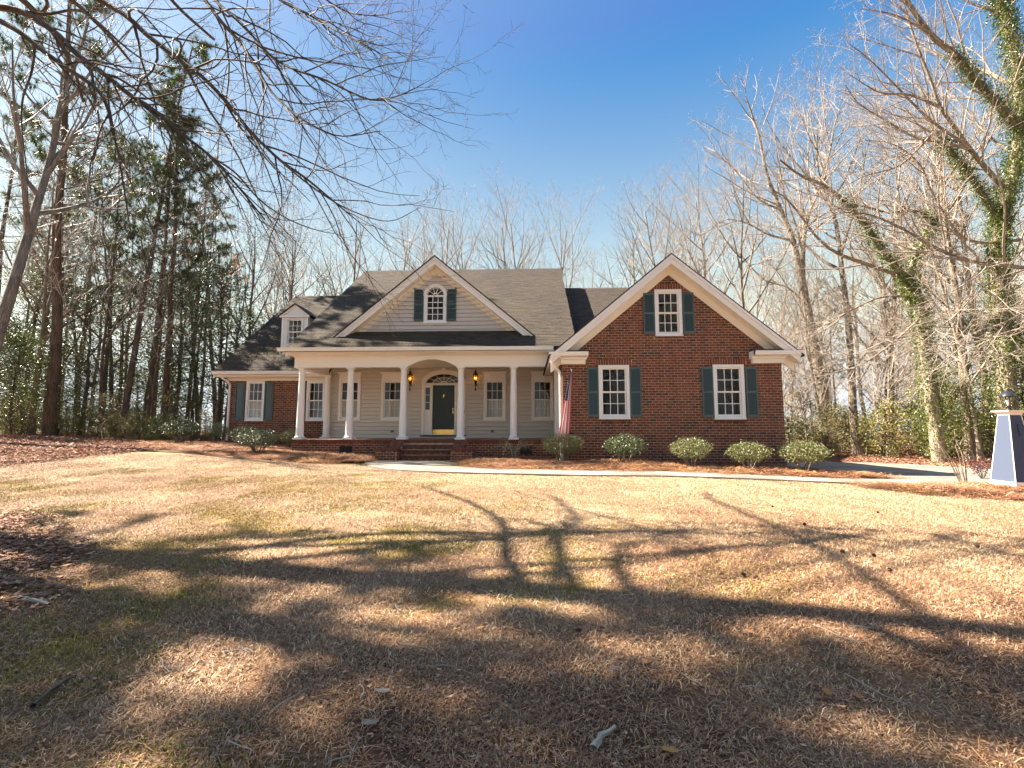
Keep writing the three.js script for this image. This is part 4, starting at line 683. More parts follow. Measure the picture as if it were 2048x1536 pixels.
// mulch beds
const beds = [];
const strawMat = std(lin(0.22, 0.11, 0.06), 1, { map: litterTex });
function bed(A, B, label) { const [g, p] = strip(A, B, 0.004, 22, 0, 1); beds.push(p); structure('mulch_bed', g, strawMat, label); }
bed([V(-1.9, 0, -16.8), V(1.05, 0, -16.8), V(1.1, 0, -15.05), V(4.4, 0, -15.05), V(7.9, 0, -15.05), V(8.0, 0, -14.7)], [V(-2.2, 0, -14.4), V(-1.7, 0, -13.5), V(-0.8, 0, -12.8), V(1.2, 0, -12.28), V(4.5, 0, -12.14), V(9.2, 0, -12.2)], 'orange pine straw bed between the gable wall and the walk');
bed([V(-13.2, 0, -20.2), V(-11, 0, -19.85), V(-8.5, 0, -19.8), V(-8.45, 0, -16.8), V(-5.1, 0, -16.75), V(-4.95, 0, -15.6)], [V(-17.5, 0, -20.5), V(-14.8, 0, -17.2), V(-11.2, 0, -15.6), V(-8.3, 0, -14.5), V(-6.4, 0, -13.9), V(-5.05, 0, -14.3)], 'orange pine straw bed before the porch and left wing');
bed([V(7.3, 0, -10.94), V(8.4, 0, -10.98), V(9.4, 0, -11.0), V(10.8, 0, -11.1), V(13, 0, -10.6)], [V(7.2, 0, -10.6), V(8.0, 0, -9.9), V(9.0, 0, -9.3), V(10.4, 0, -8.9), V(12.5, 0, -8.6)], 'orange pine straw bed round the blue pillar');

// ---- ground cover in small patches, scattered by the thousand
const _m = new THREE.Matrix4(), _q = new THREE.Quaternion(), _e = new THREE.Euler();
function patch(seed, size, count, make) { const R = rng(seed), g = new GB(true); for (let i = 0; i < count; i++) make(g, (R() - 0.5) * size, (R() - 0.5) * size, R); return g.geo(); }
function blade(g, x, z, R, len, w, lift, cols, bend = 0.5) {
  const a = R() * 2 * Math.PI, dx = Math.cos(a), dz = Math.sin(a), px = -dz * w / 2, pz = dx * w / 2, s = Math.sin(lift), c = Math.cos(lift), c0 = cols[(R() * cols.length) | 0], k = 0.4 + 0.95 * R(), col = [c0[0] * k, c0[1] * k, c0[2] * k];
  const y0 = 0.0, m = 0.55, mx = x + dx * len * m * c, mz = z + dz * len * m * c, my = y0 + len * m * s + 0.004, tw = a + (R() - 0.5) * 1.4, tx = mx + Math.cos(tw) * len * (1 - m) * Math.cos(lift * bend), tz = mz + Math.sin(tw) * len * (1 - m) * Math.cos(lift * bend), ty = my + len * (1 - m) * Math.sin(lift * bend);
  const nx = -dx * s, ny = c, nz = -dz * s, v = g.vert(x - px, y0, z - pz, nx, ny, nz, 0, 0, col); g.vert(x + px, y0, z + pz, nx, ny, nz, 0, 0, col); g.vert(mx + px, my, mz + pz, nx, ny, nz, 0, 0, col); g.vert(mx - px, my, mz - pz, nx, ny, nz, 0, 0, col); g.vert(tx, ty, tz, nx, ny, nz, 0, 0, col);
  g.i.push(v, v + 1, v + 2, v, v + 2, v + 3, v + 3, v + 2, v + 4);
}
function leafBit(g, x, z, R, len, cols, up = 0.02) { // a curled dead leaf, four faces
  const a = R() * 6.28, c = Math.cos(a), s = Math.sin(a), w = len * (0.3 + 0.3 * R()), y = 0.004 + R() * up, t1 = (R() - 0.5) * len * 0.8, t2 = (R() - 0.4) * len * 0.5, t3 = (R() - 0.4) * len * 0.5, c0 = cols[(R() * cols.length) | 0], k = 0.7 + 0.6 * R(), col = [c0[0] * k, c0[1] * k, c0[2] * k];
  const P = (u, v, h) => V(x + c * u - s * v, y + Math.max(-0.003, h), z + s * u + c * v), A = P(-len / 2, 0, t2), B = P(0, -w / 2, Math.abs(t3) * 0.7), C = P(len / 2, 0, Math.abs(t1) * 0.6), D = P(0, w / 2, Math.abs(t2) * 0.6), O = P(0, 0, 0);
  g.tri(A, O, B, col).tri(B, O, C, col).tri(C, O, D, col).tri(D, O, A, col);
}
const STRAW = [[0.74, 0.59, 0.39], [0.65, 0.49, 0.3], [0.82, 0.7, 0.52], [0.5, 0.35, 0.2], [0.6, 0.44, 0.27]], BROWN = [[0.3, 0.155, 0.085], [0.38, 0.21, 0.12], [0.2, 0.105, 0.065], [0.44, 0.26, 0.15], [0.34, 0.22, 0.16]], NEEDLE = [[0.5, 0.22, 0.085], [0.4, 0.165, 0.065], [0.62, 0.34, 0.17], [0.27, 0.11, 0.05]], MOSS = [[0.26, 0.22, 0.035], [0.34, 0.27, 0.04], [0.18, 0.165, 0.035], [0.42, 0.33, 0.06]], PINKBROWN = [[0.36, 0.2, 0.13], [0.3, 0.15, 0.095], [0.46, 0.28, 0.2], [0.22, 0.11, 0.075], [0.34, 0.17, 0.085]];
const coverMat = new THREE.MeshStandardMaterial({ color: 0xffffff, roughness: 0.85, vertexColors: true, side: THREE.DoubleSide });
const strawCover = new THREE.MeshStandardMaterial({ color: 0xffffff, roughness: 0.7, vertexColors: true, side: THREE.DoubleSide });
function scatter(name, label, geo, mat, spots) { // spots: [x, z, scale, r, g, b, lift]
  const im = new THREE.InstancedMesh(geo, mat, spots.length), c = new THREE.Color(), R = rng(spots.length + 9);
  spots.forEach(([x, z, s, r = 1, g = 1, b = 1, lift = 0], i) => { const e = 0.15, y = ground(x, z), nx = -(ground(x + e, z) - ground(x - e, z)) / (2 * e), nz = -(ground(x, z + e) - ground(x, z - e)) / (2 * e); _q.setFromUnitVectors(V(0, 1, 0), V(nx, 1, nz).normalize()).multiply(new THREE.Quaternion().setFromAxisAngle(V(0, 1, 0), R() * 6.28)); im.setMatrixAt(i, _m.compose(V(x, y - 0.012 + lift, z), _q, V(s, s * (0.85 + 0.3 * R()), s))); im.setColorAt(i, c.setRGB(r, g, b)); });
  im.name = numbered(name); scene.add(im); return tag(im, label, null, null, 'stuff');
}
const bank = (x, z) => x < -13.5 - 0.25 * (z + 14) * 0.9 + 1.2 * fbm(z * 0.3, 2.2, 3) || (z < -20.5 && x < -9);   // where the woodland leaves begin
const isLawn = (x, z) => !inside(walkPoly, x, z) && !inside(drivePoly, x, z) && !beds.some(b => inside(b, x, z)) && !(z < -14.9 && x > -13.2 && x < 9) && !bank(x, z);
const inView = (x, z, m = 0.4) => { const Z = -z; return Z > 1.2 && x > -1.2 * Z - m - 0.6 && x < 1.14 * Z + m; };
{
  const R = rng(777);
  const grassG = [1, 2, 3].map(s => patch(s * 13, 0.55, 1100, (g, x, z, R) => blade(g, x, z, R, 0.016 + 0.034 * R(), 0.0022 + 0.0016 * R(), 0.12 + 1.0 * R() * R(), R() < 0.72 ? STRAW : BROWN)));
  const mossG = patch(71, 0.5, 620, (g, x, z, R) => blade(g, x, z, R, 0.012 + 0.015 * R(), 0.004, 0.5 + 0.8 * R(), MOSS));
  const bitsG = [5, 6].map(s => patch(s * 31, 0.55, 300, (g, x, z, R) => R() < 0.35 ? blade(g, x, z, R, 0.05 + 0.09 * R(), 0.0022, 0.04 + 0.15 * R(), [...NEEDLE, ...BROWN]) : leafBit(g, x, z, R, 0.01 + 0.032 * R() * R() * R(), BROWN)));
  const leafG = [8, 9].map(s => patch(s * 37, 0.8, 190, (g, x, z, R) => leafBit(g, x, z, R, 0.025 + 0.075 * R(), PINKBROWN, 0.06)));
  const strawG = [10, 11].map(s => patch(s * 41, 0.6, 300, (g, x, z, R) => { const a = R() * 6.28, L = 0.12 + 0.12 * R(), w = 0.003, n = 3, c0 = NEEDLE[(R() * 4) | 0], k = 0.6 + 0.7 * R(), col = [c0[0] * k, c0[1] * k, c0[2] * k]; let d = a, px = x, pz = z, y = 0.01 + 0.05 * R(), slope = (R() - 0.45) * 0.5; for (let i = 0; i < n; i++) { d += (R() - 0.5) * 0.5; const qx = px + Math.cos(d) * L / n, qz = pz + Math.sin(d) * L / n, qy = Math.max(0.004, y + slope * L / n), ox = -Math.sin(d) * w, oz = Math.cos(d) * w; g.quad(V(px - ox, y, pz - oz), V(px + ox, y, pz + oz), V(qx + ox, qy, qz + oz), V(qx - ox, qy, qz - oz), 1, col); px = qx; pz = qz; y = qy; } }));
  const gs = [[], [], []], ms = [], bs = [[], []], ls = [[], []], ss = [[], []];
  const step = 0.36;
  for (let z = -1.2; z > -24; z -= step) for (let x = -24; x < 15; x += step) {
    const xx = x + (R() - 0.5) * step, zz = z + (R() - 0.5) * step; if (!inView(xx, zz)) continue;
    const Z = -zz, b = brownAt(xx, zz), m = mossAt(xx, zz);
    if (isLawn(xx, zz)) {
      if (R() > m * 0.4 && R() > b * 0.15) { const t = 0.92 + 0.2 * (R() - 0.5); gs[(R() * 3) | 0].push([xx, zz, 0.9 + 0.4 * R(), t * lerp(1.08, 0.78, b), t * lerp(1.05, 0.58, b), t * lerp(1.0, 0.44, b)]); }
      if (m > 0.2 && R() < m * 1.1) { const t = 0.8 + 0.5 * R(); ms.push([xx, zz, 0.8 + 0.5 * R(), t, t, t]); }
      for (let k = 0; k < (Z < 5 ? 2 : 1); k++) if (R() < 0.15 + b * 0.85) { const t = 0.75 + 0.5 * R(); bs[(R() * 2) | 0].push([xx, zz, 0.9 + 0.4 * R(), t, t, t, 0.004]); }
    } else if (beds.some(q => inside(q, xx, zz))) { const q = beds.find(q => inside(q, xx, zz)), ed = edgeDist(q, xx, zz), n = ed < 0.2 ? 1 : 2; for (let k = 0; k < n; k++) { const t = 0.55 + 0.7 * R(), br = R() < 0.3 ? 0.75 : 1; ss[(R() * 2) | 0].push([xx + (R() - 0.5) * 0.2, zz + (R() - 0.5) * 0.2, 0.8 + 0.5 * R(), t * br, t * br * (0.95 + 0.2 * R()), t * br * (0.9 + 0.5 * R()), mound(xx, zz) * smooth(0, 0.55, ed) + 0.004]); } }
    if (bank(xx, zz) && Z < 24) { for (let k = 0; k < 2; k++) { const t = 0.75 + 0.5 * R(); ls[(R() * 2) | 0].push([xx + R() * 0.3, zz + R() * 0.3, 0.9 + 0.5 * R(), t, t, t, -0.01]); } }
    else if (isLawn(xx, zz) && xx < -0.97 * Z + 0.5 * fbm(zz * 0.9, 5.5, 3) && Z < 6.6 && Z > 3.4) { const t = 0.75 + 0.5 * R(), d = smooth(-0.97 * Z, -1.1 * Z, xx); if (R() < 0.12 + d) ls[(R() * 2) | 0].push([xx, zz, 0.7 + 0.4 * R(), t, t, t, 0.01]); }
  }
  for (let i = 0; i < 900; i++) { const p = G(1640 + 440 * R(), 912 + 12 * R()); const x = p.x + (R() - 0.5) * 3, z = p.z + (R() - 0.5) * 2; if (!inside(drivePoly, x, z)) ls[i % 2].push([x, z, 1, 1, 0.95, 0.9, 0]); }
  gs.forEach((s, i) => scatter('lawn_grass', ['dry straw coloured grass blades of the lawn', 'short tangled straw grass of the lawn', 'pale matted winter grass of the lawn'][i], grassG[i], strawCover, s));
  scatter('moss', 'yellow green moss cushions in the lawn', mossG, coverMat, ms);
  bs.forEach((s, i) => scatter('leaf_crumbs', ['brown leaf crumbs and needles strewn in the grass', 'crumbled dead leaves lying in the thatch'][i], bitsG[i], coverMat, s));
  ls.forEach((s, i) => scatter('leaf_litter', ['curled brown leaves along the wood edge', 'pinkish brown dead leaves heaped at the wood edge'][i], leafG[i], coverMat, s));
  ss.forEach((s, i) => scatter('pine_straw', ['orange pine needles covering the beds', 'reddish pine needles heaped in the beds'][i], strawG[i], coverMat, s));
  // wider leaf carpet beside and behind the house
  const far = [[], []]; for (let i = 0; i < 2600; i++) { const left = i % 2, z = -14 - 22 * R(), x = left ? -14 - 24 * R() : 13 + 20 * R(); if (inside(drivePoly, x, z) || (left && !bank(x, z))) continue; const t = 0.75 + 0.5 * R(); far[left].push([x, z, 1.3 + 0.6 * R(), t, t, t, -0.02]); }
  scatter('leaf_carpet', 'brown leaf carpet under the trees beyond the drive', leafG[0], coverMat, far[0]);
  scatter('leaf_carpet', 'brown leaf carpet under the pines left of the lawn', leafG[1], coverMat, far[1]);
}

// ---------------------------------------------------------------- trees
const bark = (r, g, b) => std(lin(r * 1.9, g * 1.9, b * 1.9), 0.9, { map: barkTex, bumpMap: barkBump, bumpScale: 0.03 });
const B = { pale: bark(0.32, 0.275, 0.225), grey: bark(0.27, 0.24, 0.21), brown: bark(0.145, 0.115, 0.092), pine: bark(0.15, 0.105, 0.08), twigPale: std(lin(0.34, 0.275, 0.22), 0.7), twigGrey: std(lin(0.3, 0.26, 0.225), 0.5), twigDark: std(lin(0.085, 0.06, 0.046), 0.8) };
const leafMat = (r, g, b, t = 0.35, rough = 0.45) => new THREE.MeshPhysicalMaterial({ color: lin(r, g, b), roughness: rough, transmission: t, thickness: 0, side: THREE.DoubleSide, vertexColors: true });
const rv = R => V(R() * 2 - 1, R() * 2 - 1, R() * 2 - 1);
// grows one branch and everything on it. out[0] trunk and limbs, out[1] branches and twigs
function grow(R, out, start, dir, len, r0, level, P) {
  const n = P.seg[level], pts = [start.clone()], d = dir.clone().normalize(), rad = [r0], tip = P.tip[level] ?? 0.25;
  for (let i = 1; i <= n; i++) { d.addScaledVector(rv(R), P.wander[level]).addScaledVector(V(0, 1, 0), P.rise[level]).normalize(); pts.push(pts[i - 1].clone().addScaledVector(d, len / n)); rad.push(r0 * lerp(1, tip, Math.pow(i / n, 0.9))); }
  if (level === 0 && P.flare) { rad[0] *= 1.35; }
  out[level < 2 ? 0 : 1].tube(pts, rad, P.sides[level]);
  sprout(R, out, pts, rad, len, level, P);
}
function sprout(R, out, pts, rad, len, level, P, t0 = P.from[level], dens = 1) {
  const c = Math.round(P.kids[level] * dens * (0.8 + 0.4 * R())); if (!c || level + 1 >= P.seg.length) return;
  const n = pts.length - 1; let phi = R() * 6.28;
  for (let k = 0; k < c; k++) {
    const t = Math.min(0.999, t0 + (1 - t0) * (k + R()) / c), f = t * n, i = Math.floor(f), p = pts[i].clone().lerp(pts[i + 1], f - i), T = pts[i + 1].clone().sub(pts[i]).normalize();
    phi += 2.4 + (R() - 0.5); const a = V(0, 1, 0.001).addScaledVector(T, -T.y).normalize(), b = T.clone().cross(a), side = a.multiplyScalar(Math.cos(phi)).addScaledVector(b, Math.sin(phi));
    const ang = P.angle[level] * (0.75 + 0.5 * R()), dir = T.clone().multiplyScalar(Math.cos(ang)).addScaledVector(side, Math.sin(ang));
    const l = len * P.ratio[level] * lerp(1.15, 0.55, t) * (0.7 + 0.6 * R()), r = Math.max(P.rmin ?? 0.003, Math.min(lerp(rad[i], rad[i + 1], f - i) * 0.7, l * (P.slim ?? 0.016)));
    grow(R, out, p, dir, l, r, level + 1, P);
  }
}
const HARD = { seg: [14, 8, 6, 4, 2], sides: [10, 6, 4, 3, 3], kids: [13, 7, 6, 5, 0], from: [0.34, 0.2, 0.15, 0.1], angle: [0.72, 0.72, 0.7, 0.7], ratio: [0.42, 0.5, 0.42, 0.42], wander: [0.05, 0.13, 0.17, 0.2, 0.2], rise: [0.03, 0.1, 0.06, 0.04, 0.02], tip: [0.16, 0.2, 0.25, 0.4, 0.5], rmin: 0.0045, flare: true };
function treeGeo(seed, h, r, P = HARD, lean = 0.04) { const R = rng(seed), out = [new GB(), new GB()]; grow(R, out, V(0, -0.15, 0), V((R() - 0.5) * lean * 2, 1, (R() - 0.5) * lean * 2), h, r, 0, P); return [out[0].geo(), out[1].geo()]; }
const WOOD = [
  treeGeo(101, 17, 0.2), treeGeo(102, 19, 0.24, { ...HARD, kids: [15, 7, 6, 5, 0], from: [0.42, 0.2, 0.15, 0.1] }), treeGeo(103, 15, 0.15, { ...HARD, kids: [11, 7, 6, 5, 0], angle: [0.55, 0.6, 0.7, 0.7] }), treeGeo(104, 20, 0.22, { ...HARD, kids: [14, 7, 6, 5, 0], from: [0.5, 0.2, 0.15, 0.1] }), treeGeo(105, 11, 0.085, { ...HARD, kids: [11, 6, 5, 5, 0], from: [0.25, 0.2, 0.15, 0.1], rmin: 0.004 }),
  treeGeo(106, 8, 0.055, { ...HARD, kids: [16, 7, 5, 4, 0], from: [0.1, 0.15, 0.15, 0.1], angle: [0.8, 0.8, 0.75, 0.7], ratio: [0.38, 0.5, 0.45, 0.42], rmin: 0.004 }, 0.12),
];
function bareTree(k, x, z, s, turn, mats, label, group, lean) {
  const o = thing('bare_tree', label, 'tree', x, ground(x, z), z, turn, group); if (lean) { o.rotation.order = 'YXZ'; o.rotation.z = lean; } o.scale.setScalar(s);
  part('trunk', WOOD[k][0], mats[0], o); part('crown', WOOD[k][1], mats[1], o); return o;
}
// pine: bare mast, whorls of boughs near the top carrying needle tufts
function pineGeo(seed, h, r, from) {
  const R = rng(seed), t = new GB(), b = new GB(), n = new GB(true), pts = [], rad = []; for (let i = 0; i <= 14; i++) { pts.push(V((i ? pts[i - 1].x : 0) + (R() - 0.5) * 0.16, -0.15 + i / 14 * h, (i ? pts[i - 1].z : 0) + (R() - 0.5) * 0.16)); rad.push(r * lerp(1, 0.22, i / 14) * (i ? 1 : 1.25)); }
  t.tube(pts, rad, 10);
  const tuft = (p, d, sz) => { for (let k = 0; k < 46; k++) { const q = d.clone().multiplyScalar(0.55).add(rv(R)).normalize(), L = sz * (0.7 + 0.6 * R()), w = V(0, 1, 0).cross(q).normalize().multiplyScalar(0.011), e = p.clone().addScaledVector(q, L), c = 0.7 + 0.6 * R(), col = [0.9 * c, c, 0.8 * c], nn = rv(R).normalize(); const a = n.vert(p.x - w.x, p.y, p.z - w.z, nn.x, nn.y, nn.z, 0, 0, col); n.vert(p.x + w.x, p.y, p.z + w.z, nn.x, nn.y, nn.z, 0, 0, col); n.vert(e.x + w.x * 0.4, e.y, e.z + w.z * 0.4, nn.x, nn.y, nn.z, 0, 0, col); n.i.push(a, a + 1, a + 2); } };
  for (let k = 0; k < 40; k++) {
    const f = from + (1 - from) * (k + R()) / 40, i = Math.min(13, Math.floor(f * 14)), p = pts[i].clone().lerp(pts[i + 1], f * 14 - i), a = R() * 6.28, L = lerp(3.4, 0.8, (f - from) / (1 - from)) * (0.5 + 0.7 * R()) * h / 22, d = V(Math.cos(a), 0.1 + 0.4 * R(), Math.sin(a)).normalize(), q = [p.clone()];
    for (let j = 1; j <= 4; j++) { d.addScaledVector(rv(R), 0.22).addScaledVector(V(0, 1, 0), 0.06).normalize(); q.push(q[j - 1].clone().addScaledVector(d, L / 4)); } b.tube(q, [0.035, 0.03, 0.024, 0.018, 0.01], 4);
    if (R() < 0.14 && f < from + 0.25) continue; // dead bough
    for (let j = 0; j < 8; j++) { const s = 1.4 + R() * 2.6, ii = Math.min(3, Math.floor(s)), o = q[ii].clone().lerp(q[ii + 1], s - ii), e = rv(R).addScaledVector(d, 0.8).normalize(), m = o.clone().addScaledVector(e, 0.25 + 0.4 * R()); b.tube([o, m], [0.01, 0.006], 3); tuft(m, e, 0.27); tuft(o.clone().lerp(m, 0.55), e, 0.22); }
    tuft(q[4], d, 0.22);
  }
  return [t.geo(), b.geo(), n.geo()];
}
const PINES = [pineGeo(201, 24, 0.23, 0.44), pineGeo(202, 22, 0.15, 0.36)];
const needleMat = leafMat(0.115, 0.155, 0.045, 0.35, 0.45);
function pine(k, x, z, s, turn, label, group, lean) { const o = thing('pine_tree', label, 'tree', x, ground(x, z), z, turn, group); if (lean) { o.rotation.order = 'YXZ'; o.rotation.z = lean; } o.scale.setScalar(s); part('trunk', PINES[k][0], B.pine, o); part('boughs', PINES[k][1], B.brown, o); part('needles', PINES[k][2], needleMat, o); }
// broadleaf evergreen: stems plus many separate leaves in clumps
function leafAt(g, p, R, size, col) { const d = rv(R).normalize(), u = rv(R).cross(d).normalize(), L = size * (0.7 + 0.6 * R()), w = L * 0.42, n = d.clone().cross(u).normalize(), a = p, c = p.clone().addScaledVector(d, L), b = p.clone().addScaledVector(d, L * 0.5).addScaledVector(u, w / 2).addScaledVector(n, 0.1 * L), e = p.clone().addScaledVector(d, L * 0.5).addScaledVector(u, -w / 2).addScaledVector(n, 0.1 * L); g.tri(a, b, c, col).tri(a, c, e, col); }
function evergreenGeo(seed, h, rx, clumps, per, size, low = 0.12) {
  const R = rng(seed), t = new GB(), l = new GB(true), pts = [], rad = []; for (let i = 0; i <= 8; i++) { pts.push(V((i ? pts[i - 1].x : 0) + (R() - 0.5) * 0.12, -0.1 + i / 8 * h * 0.95, (i ? pts[i - 1].z : 0) + (R() - 0.5) * 0.12)); rad.push(lerp(0.014 * h, 0.012, i / 8)); } t.tube(pts, rad, 7);
  for (let k = 0; k < clumps; k++) {
    const f = low + (1 - low) * Math.pow(R(), 0.85), a = R() * 6.28, prof = Math.pow(Math.sin(Math.PI * clamp(0.12 + 0.88 * f * 0.93)), 0.7), rr = rx * prof * Math.sqrt(0.12 + 0.88 * R()) * (0.75 + 0.5 * noise(a * 1.3, f * 5, seed)), i = Math.min(7, Math.floor(f * 8)), o = pts[i].clone().lerp(pts[i + 1], f * 8 - i), c = o.clone().add(V(Math.cos(a) * rr, 0.25 * rr + (R() - 0.5) * 0.3, Math.sin(a) * rr));
    if (R() < 0.55) t.tube([o, o.clone().lerp(c, 0.5).add(V(0, 0.06, 0)), c], [0.014, 0.009, 0.005], 3);
    const cs = 0.16 + 0.16 * R(), tint = 0.65 + 0.6 * R(), yel = R() < 0.12 ? 1.5 : 1;
    for (let j = 0; j < per; j++) { const p = c.clone().addScaledVector(rv(R), cs * h / 7 + 0.08), k2 = tint * (0.75 + 0.5 * R()); leafAt(l, p, R, size, [k2 * yel, k2, k2 * 0.9]); }
  }
  return [t.geo(), l.geo()];
}
const EVER = [evergreenGeo(301, 7.5, 2.0, 420, 11, 0.1), evergreenGeo(302, 5, 1.7, 430, 14, 0.085, 0.05), evergreenGeo(303, 1.7, 1.05, 150, 14, 0.07, 0.05), evergreenGeo(304, 2.2, 1.2, 110, 9, 0.075, 0.1)];
const E = { dark: leafMat(0.085, 0.125, 0.035, 0.42, 0.32), bright: leafMat(0.18, 0.23, 0.035, 0.45, 0.42), yellow: leafMat(0.32, 0.3, 0.08, 0.45, 0.55), olive: leafMat(0.24, 0.22, 0.09, 0.4, 0.6), ivy: leafMat(0.14, 0.185, 0.025, 0.35, 0.34) };
function evergreen(k, x, z, s, turn, mat, name, label, group) { const o = thing(name, label, name.includes('shrub') ? 'shrub' : 'tree', x, ground(x, z), z, turn, group); o.scale.setScalar(s); part('trunk', EVER[k][0], B.brown, o); part('crown', EVER[k][1], mat, o); return o; }

// trees that follow lines read from the photograph: [px, py, Z] points, girth, then grown twigs
const curve = (P, n) => new THREE.CatmullRomCurve3(P, false, 'centripetal').getPoints(n);
const line = (L, Z) => L.map(([x, y, z], i) => at(x, y, z ?? (Array.isArray(Z) ? lerp(Z[0], Z[1], i / (L.length - 1)) : Z)));
function guided(R, out, P, r0, r1, level, prm, dens = 1, t0 = 0.08) { const pts = curve(P, Math.max(6, P.length * 4)), rad = pts.map((_, i) => lerp(r0, r1, Math.pow(i / (pts.length - 1), 0.85))); let len = 0; for (let i = 1; i < pts.length; i++) len += pts[i].distanceTo(pts[i - 1]); out[level < 2 ? 0 : 1].tube(pts, rad, level ? 7 : 11); if (dens) sprout(R, out, pts, rad, len, level, prm, t0, dens * len / 4); return pts; }
function ivyOn(seed, paths, per, spread) { const R = rng(seed), g = new GB(true); for (const { pts, r } of paths) { let len = 0; for (let i = 1; i < pts.length; i++) len += pts[i].distanceTo(pts[i - 1]); const n = Math.round(per * len); for (let k = 0; k < n; k++) { const f = R() * (pts.length - 1), i = Math.min(pts.length - 2, Math.floor(f)), p = pts[i].clone().lerp(pts[i + 1], f - i), cl = 0.6 + 0.9 * Math.max(0, noise(p.x * 2.1, p.y * 2.1, seed) + 0.3), d = rv(R).normalize(); p.addScaledVector(d, r + spread * Math.pow(R(), 1.6) * cl); const y = R() < 0.05, c = 0.7 + 0.6 * R(); leafAt(g, p, R, 0.085, y ? [2.6 * c, 1.9 * c, 0.8] : [c, c, c]); } } return g.geo(); }

// ---- big hardwood left of the lawn: its limbs hang into the picture and its trunk and limbs shade the lawn
const DROOP = { seg: [10, 10, 8, 6, 3], sides: [10, 7, 5, 4, 3], kids: [3, 5.5, 4, 3.4, 0], from: [0.3, 0.1, 0.15, 0.15], angle: [0.6, 0.5, 0.6, 0.7], ratio: [0.4, 0.19, 0.4, 0.42], wander: [0.05, 0.14, 0.2, 0.26, 0.3], rise: [0, -0.01, -0.01, 0.02, 0.04], tip: [0.3, 0.25, 0.25, 0.4, 0.5], rmin: 0.0026, slim: 0.0085 };
{
  const R = rng(4242), out = [new GB(), new GB()], base = V(-10.5, 0, -6.2); base.y = ground(base.x, base.z) - 0.1;
  const o = thing('overhanging_tree', 'tall bare hardwood beside the lawn with long boughs drooping over it', 'tree', 0, 0, 0);
  const trunk = guided(R, out, [base, V(-10.45, 3, -6.25), V(-10.5, 7, -6.3), V(-10.35, 10.5, -6.5), V(-10.2, 13.5, -6.6), V(-10.0, 16.5, -6.5)], 0.34, 0.1, 0, DROOP, 0.5, 0.55);
  const second = guided(R, out, [V(-10.5, 2.2, -6.25), V(-10.9, 4.5, -5.8), V(-11.1, 8, -5.5), V(-11.3, 12, -5.2), V(-11.2, 16, -4.9)], 0.2, 0.07, 0, DROOP, 0.5, 0.5);
  const roots = [];
  const onTrunk = y => { let b = trunk[0]; for (const p of trunk) if (Math.abs(p.y - y) < Math.abs(b.y - y)) b = p; return b.clone(); };
  const bough = (L, Z, r0, r1, dens = 1, from) => { const P = line(L, Z); if (from) P.unshift(onTrunk(from)); guided(R, out, P, r0, r1, 1, DROOP, dens, from ? 0.3 : 0.02); };
  bough([[-200, -70], [-60, 5], [40, 22], [110, 65], [150, 105], [210, 150], [260, 190], [310, 222], [360, 265], [420, 312], [475, 372], [530, 440]], [8.2, 7.2], 0.085, 0.012, 1.2, 6.4);
  bough([[-180, -40], [-60, 20], [0, 42], [40, 65], [90, 105], [140, 140], [195, 180], [215, 215], [225, 260], [237, 310], [250, 390], [262, 470]], [7.6, 7.0], 0.07, 0.008, 1, 5.6);
  bough([[-80, -150], [60, -80], [200, 0], [250, 30], [300, 75], [360, 120], [400, 150], [450, 200], [500, 262], [560, 320], [612, 357], [670, 405], [700, 430]], [8.6, 7.0], 0.075, 0.009, 1.2, 7.6);
  bough([[240, -190], [340, -90], [410, 0], [440, 40], [480, 85], [510, 130], [540, 180], [580, 220], [620, 248], [680, 272], [760, 262]], [8.8, 6.9], 0.055, 0.007, 1.2, 9);
  bough([[300, -170], [380, -70], [430, 0], [480, 45], [540, 110], [580, 135], [650, 160], [745, 200], [800, 190], [848, 167]], [9.2, 6.8], 0.05, 0.006, 1.2, 9.8);
  bough([[400, -160], [470, -80], [560, 0], [620, 30], [670, 60], [715, 82], [770, 112], [790, 120]], [9.2, 7.0], 0.04, 0.005, 1.3, 10.8);
  bough([[480, -170], [560, -90], [640, -10], [700, 25], [760, 30], [805, 20]], [9.3, 7.2], 0.035, 0.005, 1.3, 11.6);
  bough([[40, 22, 8], [95, 28, 8.1], [150, 20, 8.2], [190, 40, 8.1], [240, 85, 8], [285, 118, 7.8], [330, 132, 7.6], [380, 138, 7.5], [430, 133, 7.4], [465, 87, 7.2], [510, 55, 7.1]], null, 0.028, 0.006, 1);
  bough([[70, 90, 7.5], [64, 140, 7.5], [45, 200, 7.4], [44, 260, 7.3], [52, 330, 7.2], [56, 400, 7.1]], null, 0.022, 0.006, 0.8);
  bough([[500, 262, 7.3], [570, 330, 7.2], [640, 385, 7.1], [700, 420, 7], [780, 442, 6.9], [842, 414, 6.8]], null, 0.02, 0.004, 1.1);
  bough([[420, 312, 7.4], [470, 345, 7.3], [520, 400, 7.2], [580, 440, 7.1], [640, 462, 7], [690, 470, 6.9]], null, 0.02, 0.004, 1.1);
  bough([[260, 190, 7.6], [330, 250, 7.5], [390, 330, 7.3], [430, 400, 7.2], [465, 470, 7.1], [480, 540, 7]], null, 0.022, 0.004, 1);
  // limbs whose shadows cross the lawn: followed back up the sun's direction from where their shadows lie
  const shade = (L, h0, h1, r0, r1, dens) => { const P = L.map(([x, y], i) => { const g = G(x, y), h = lerp(h0, h1, i / (L.length - 1)); return V(g.x - h, g.y + h, g.z - 0.24 * h); }); P.unshift(onTrunk(P[0].y - 0.4)); guided(R, out, P, r0, r1, 1, { ...DROOP, kids: [3, 4, 4, 3, 0], rise: [0, 0.03, 0.03, 0.02, 0] }, dens, 0.45); };
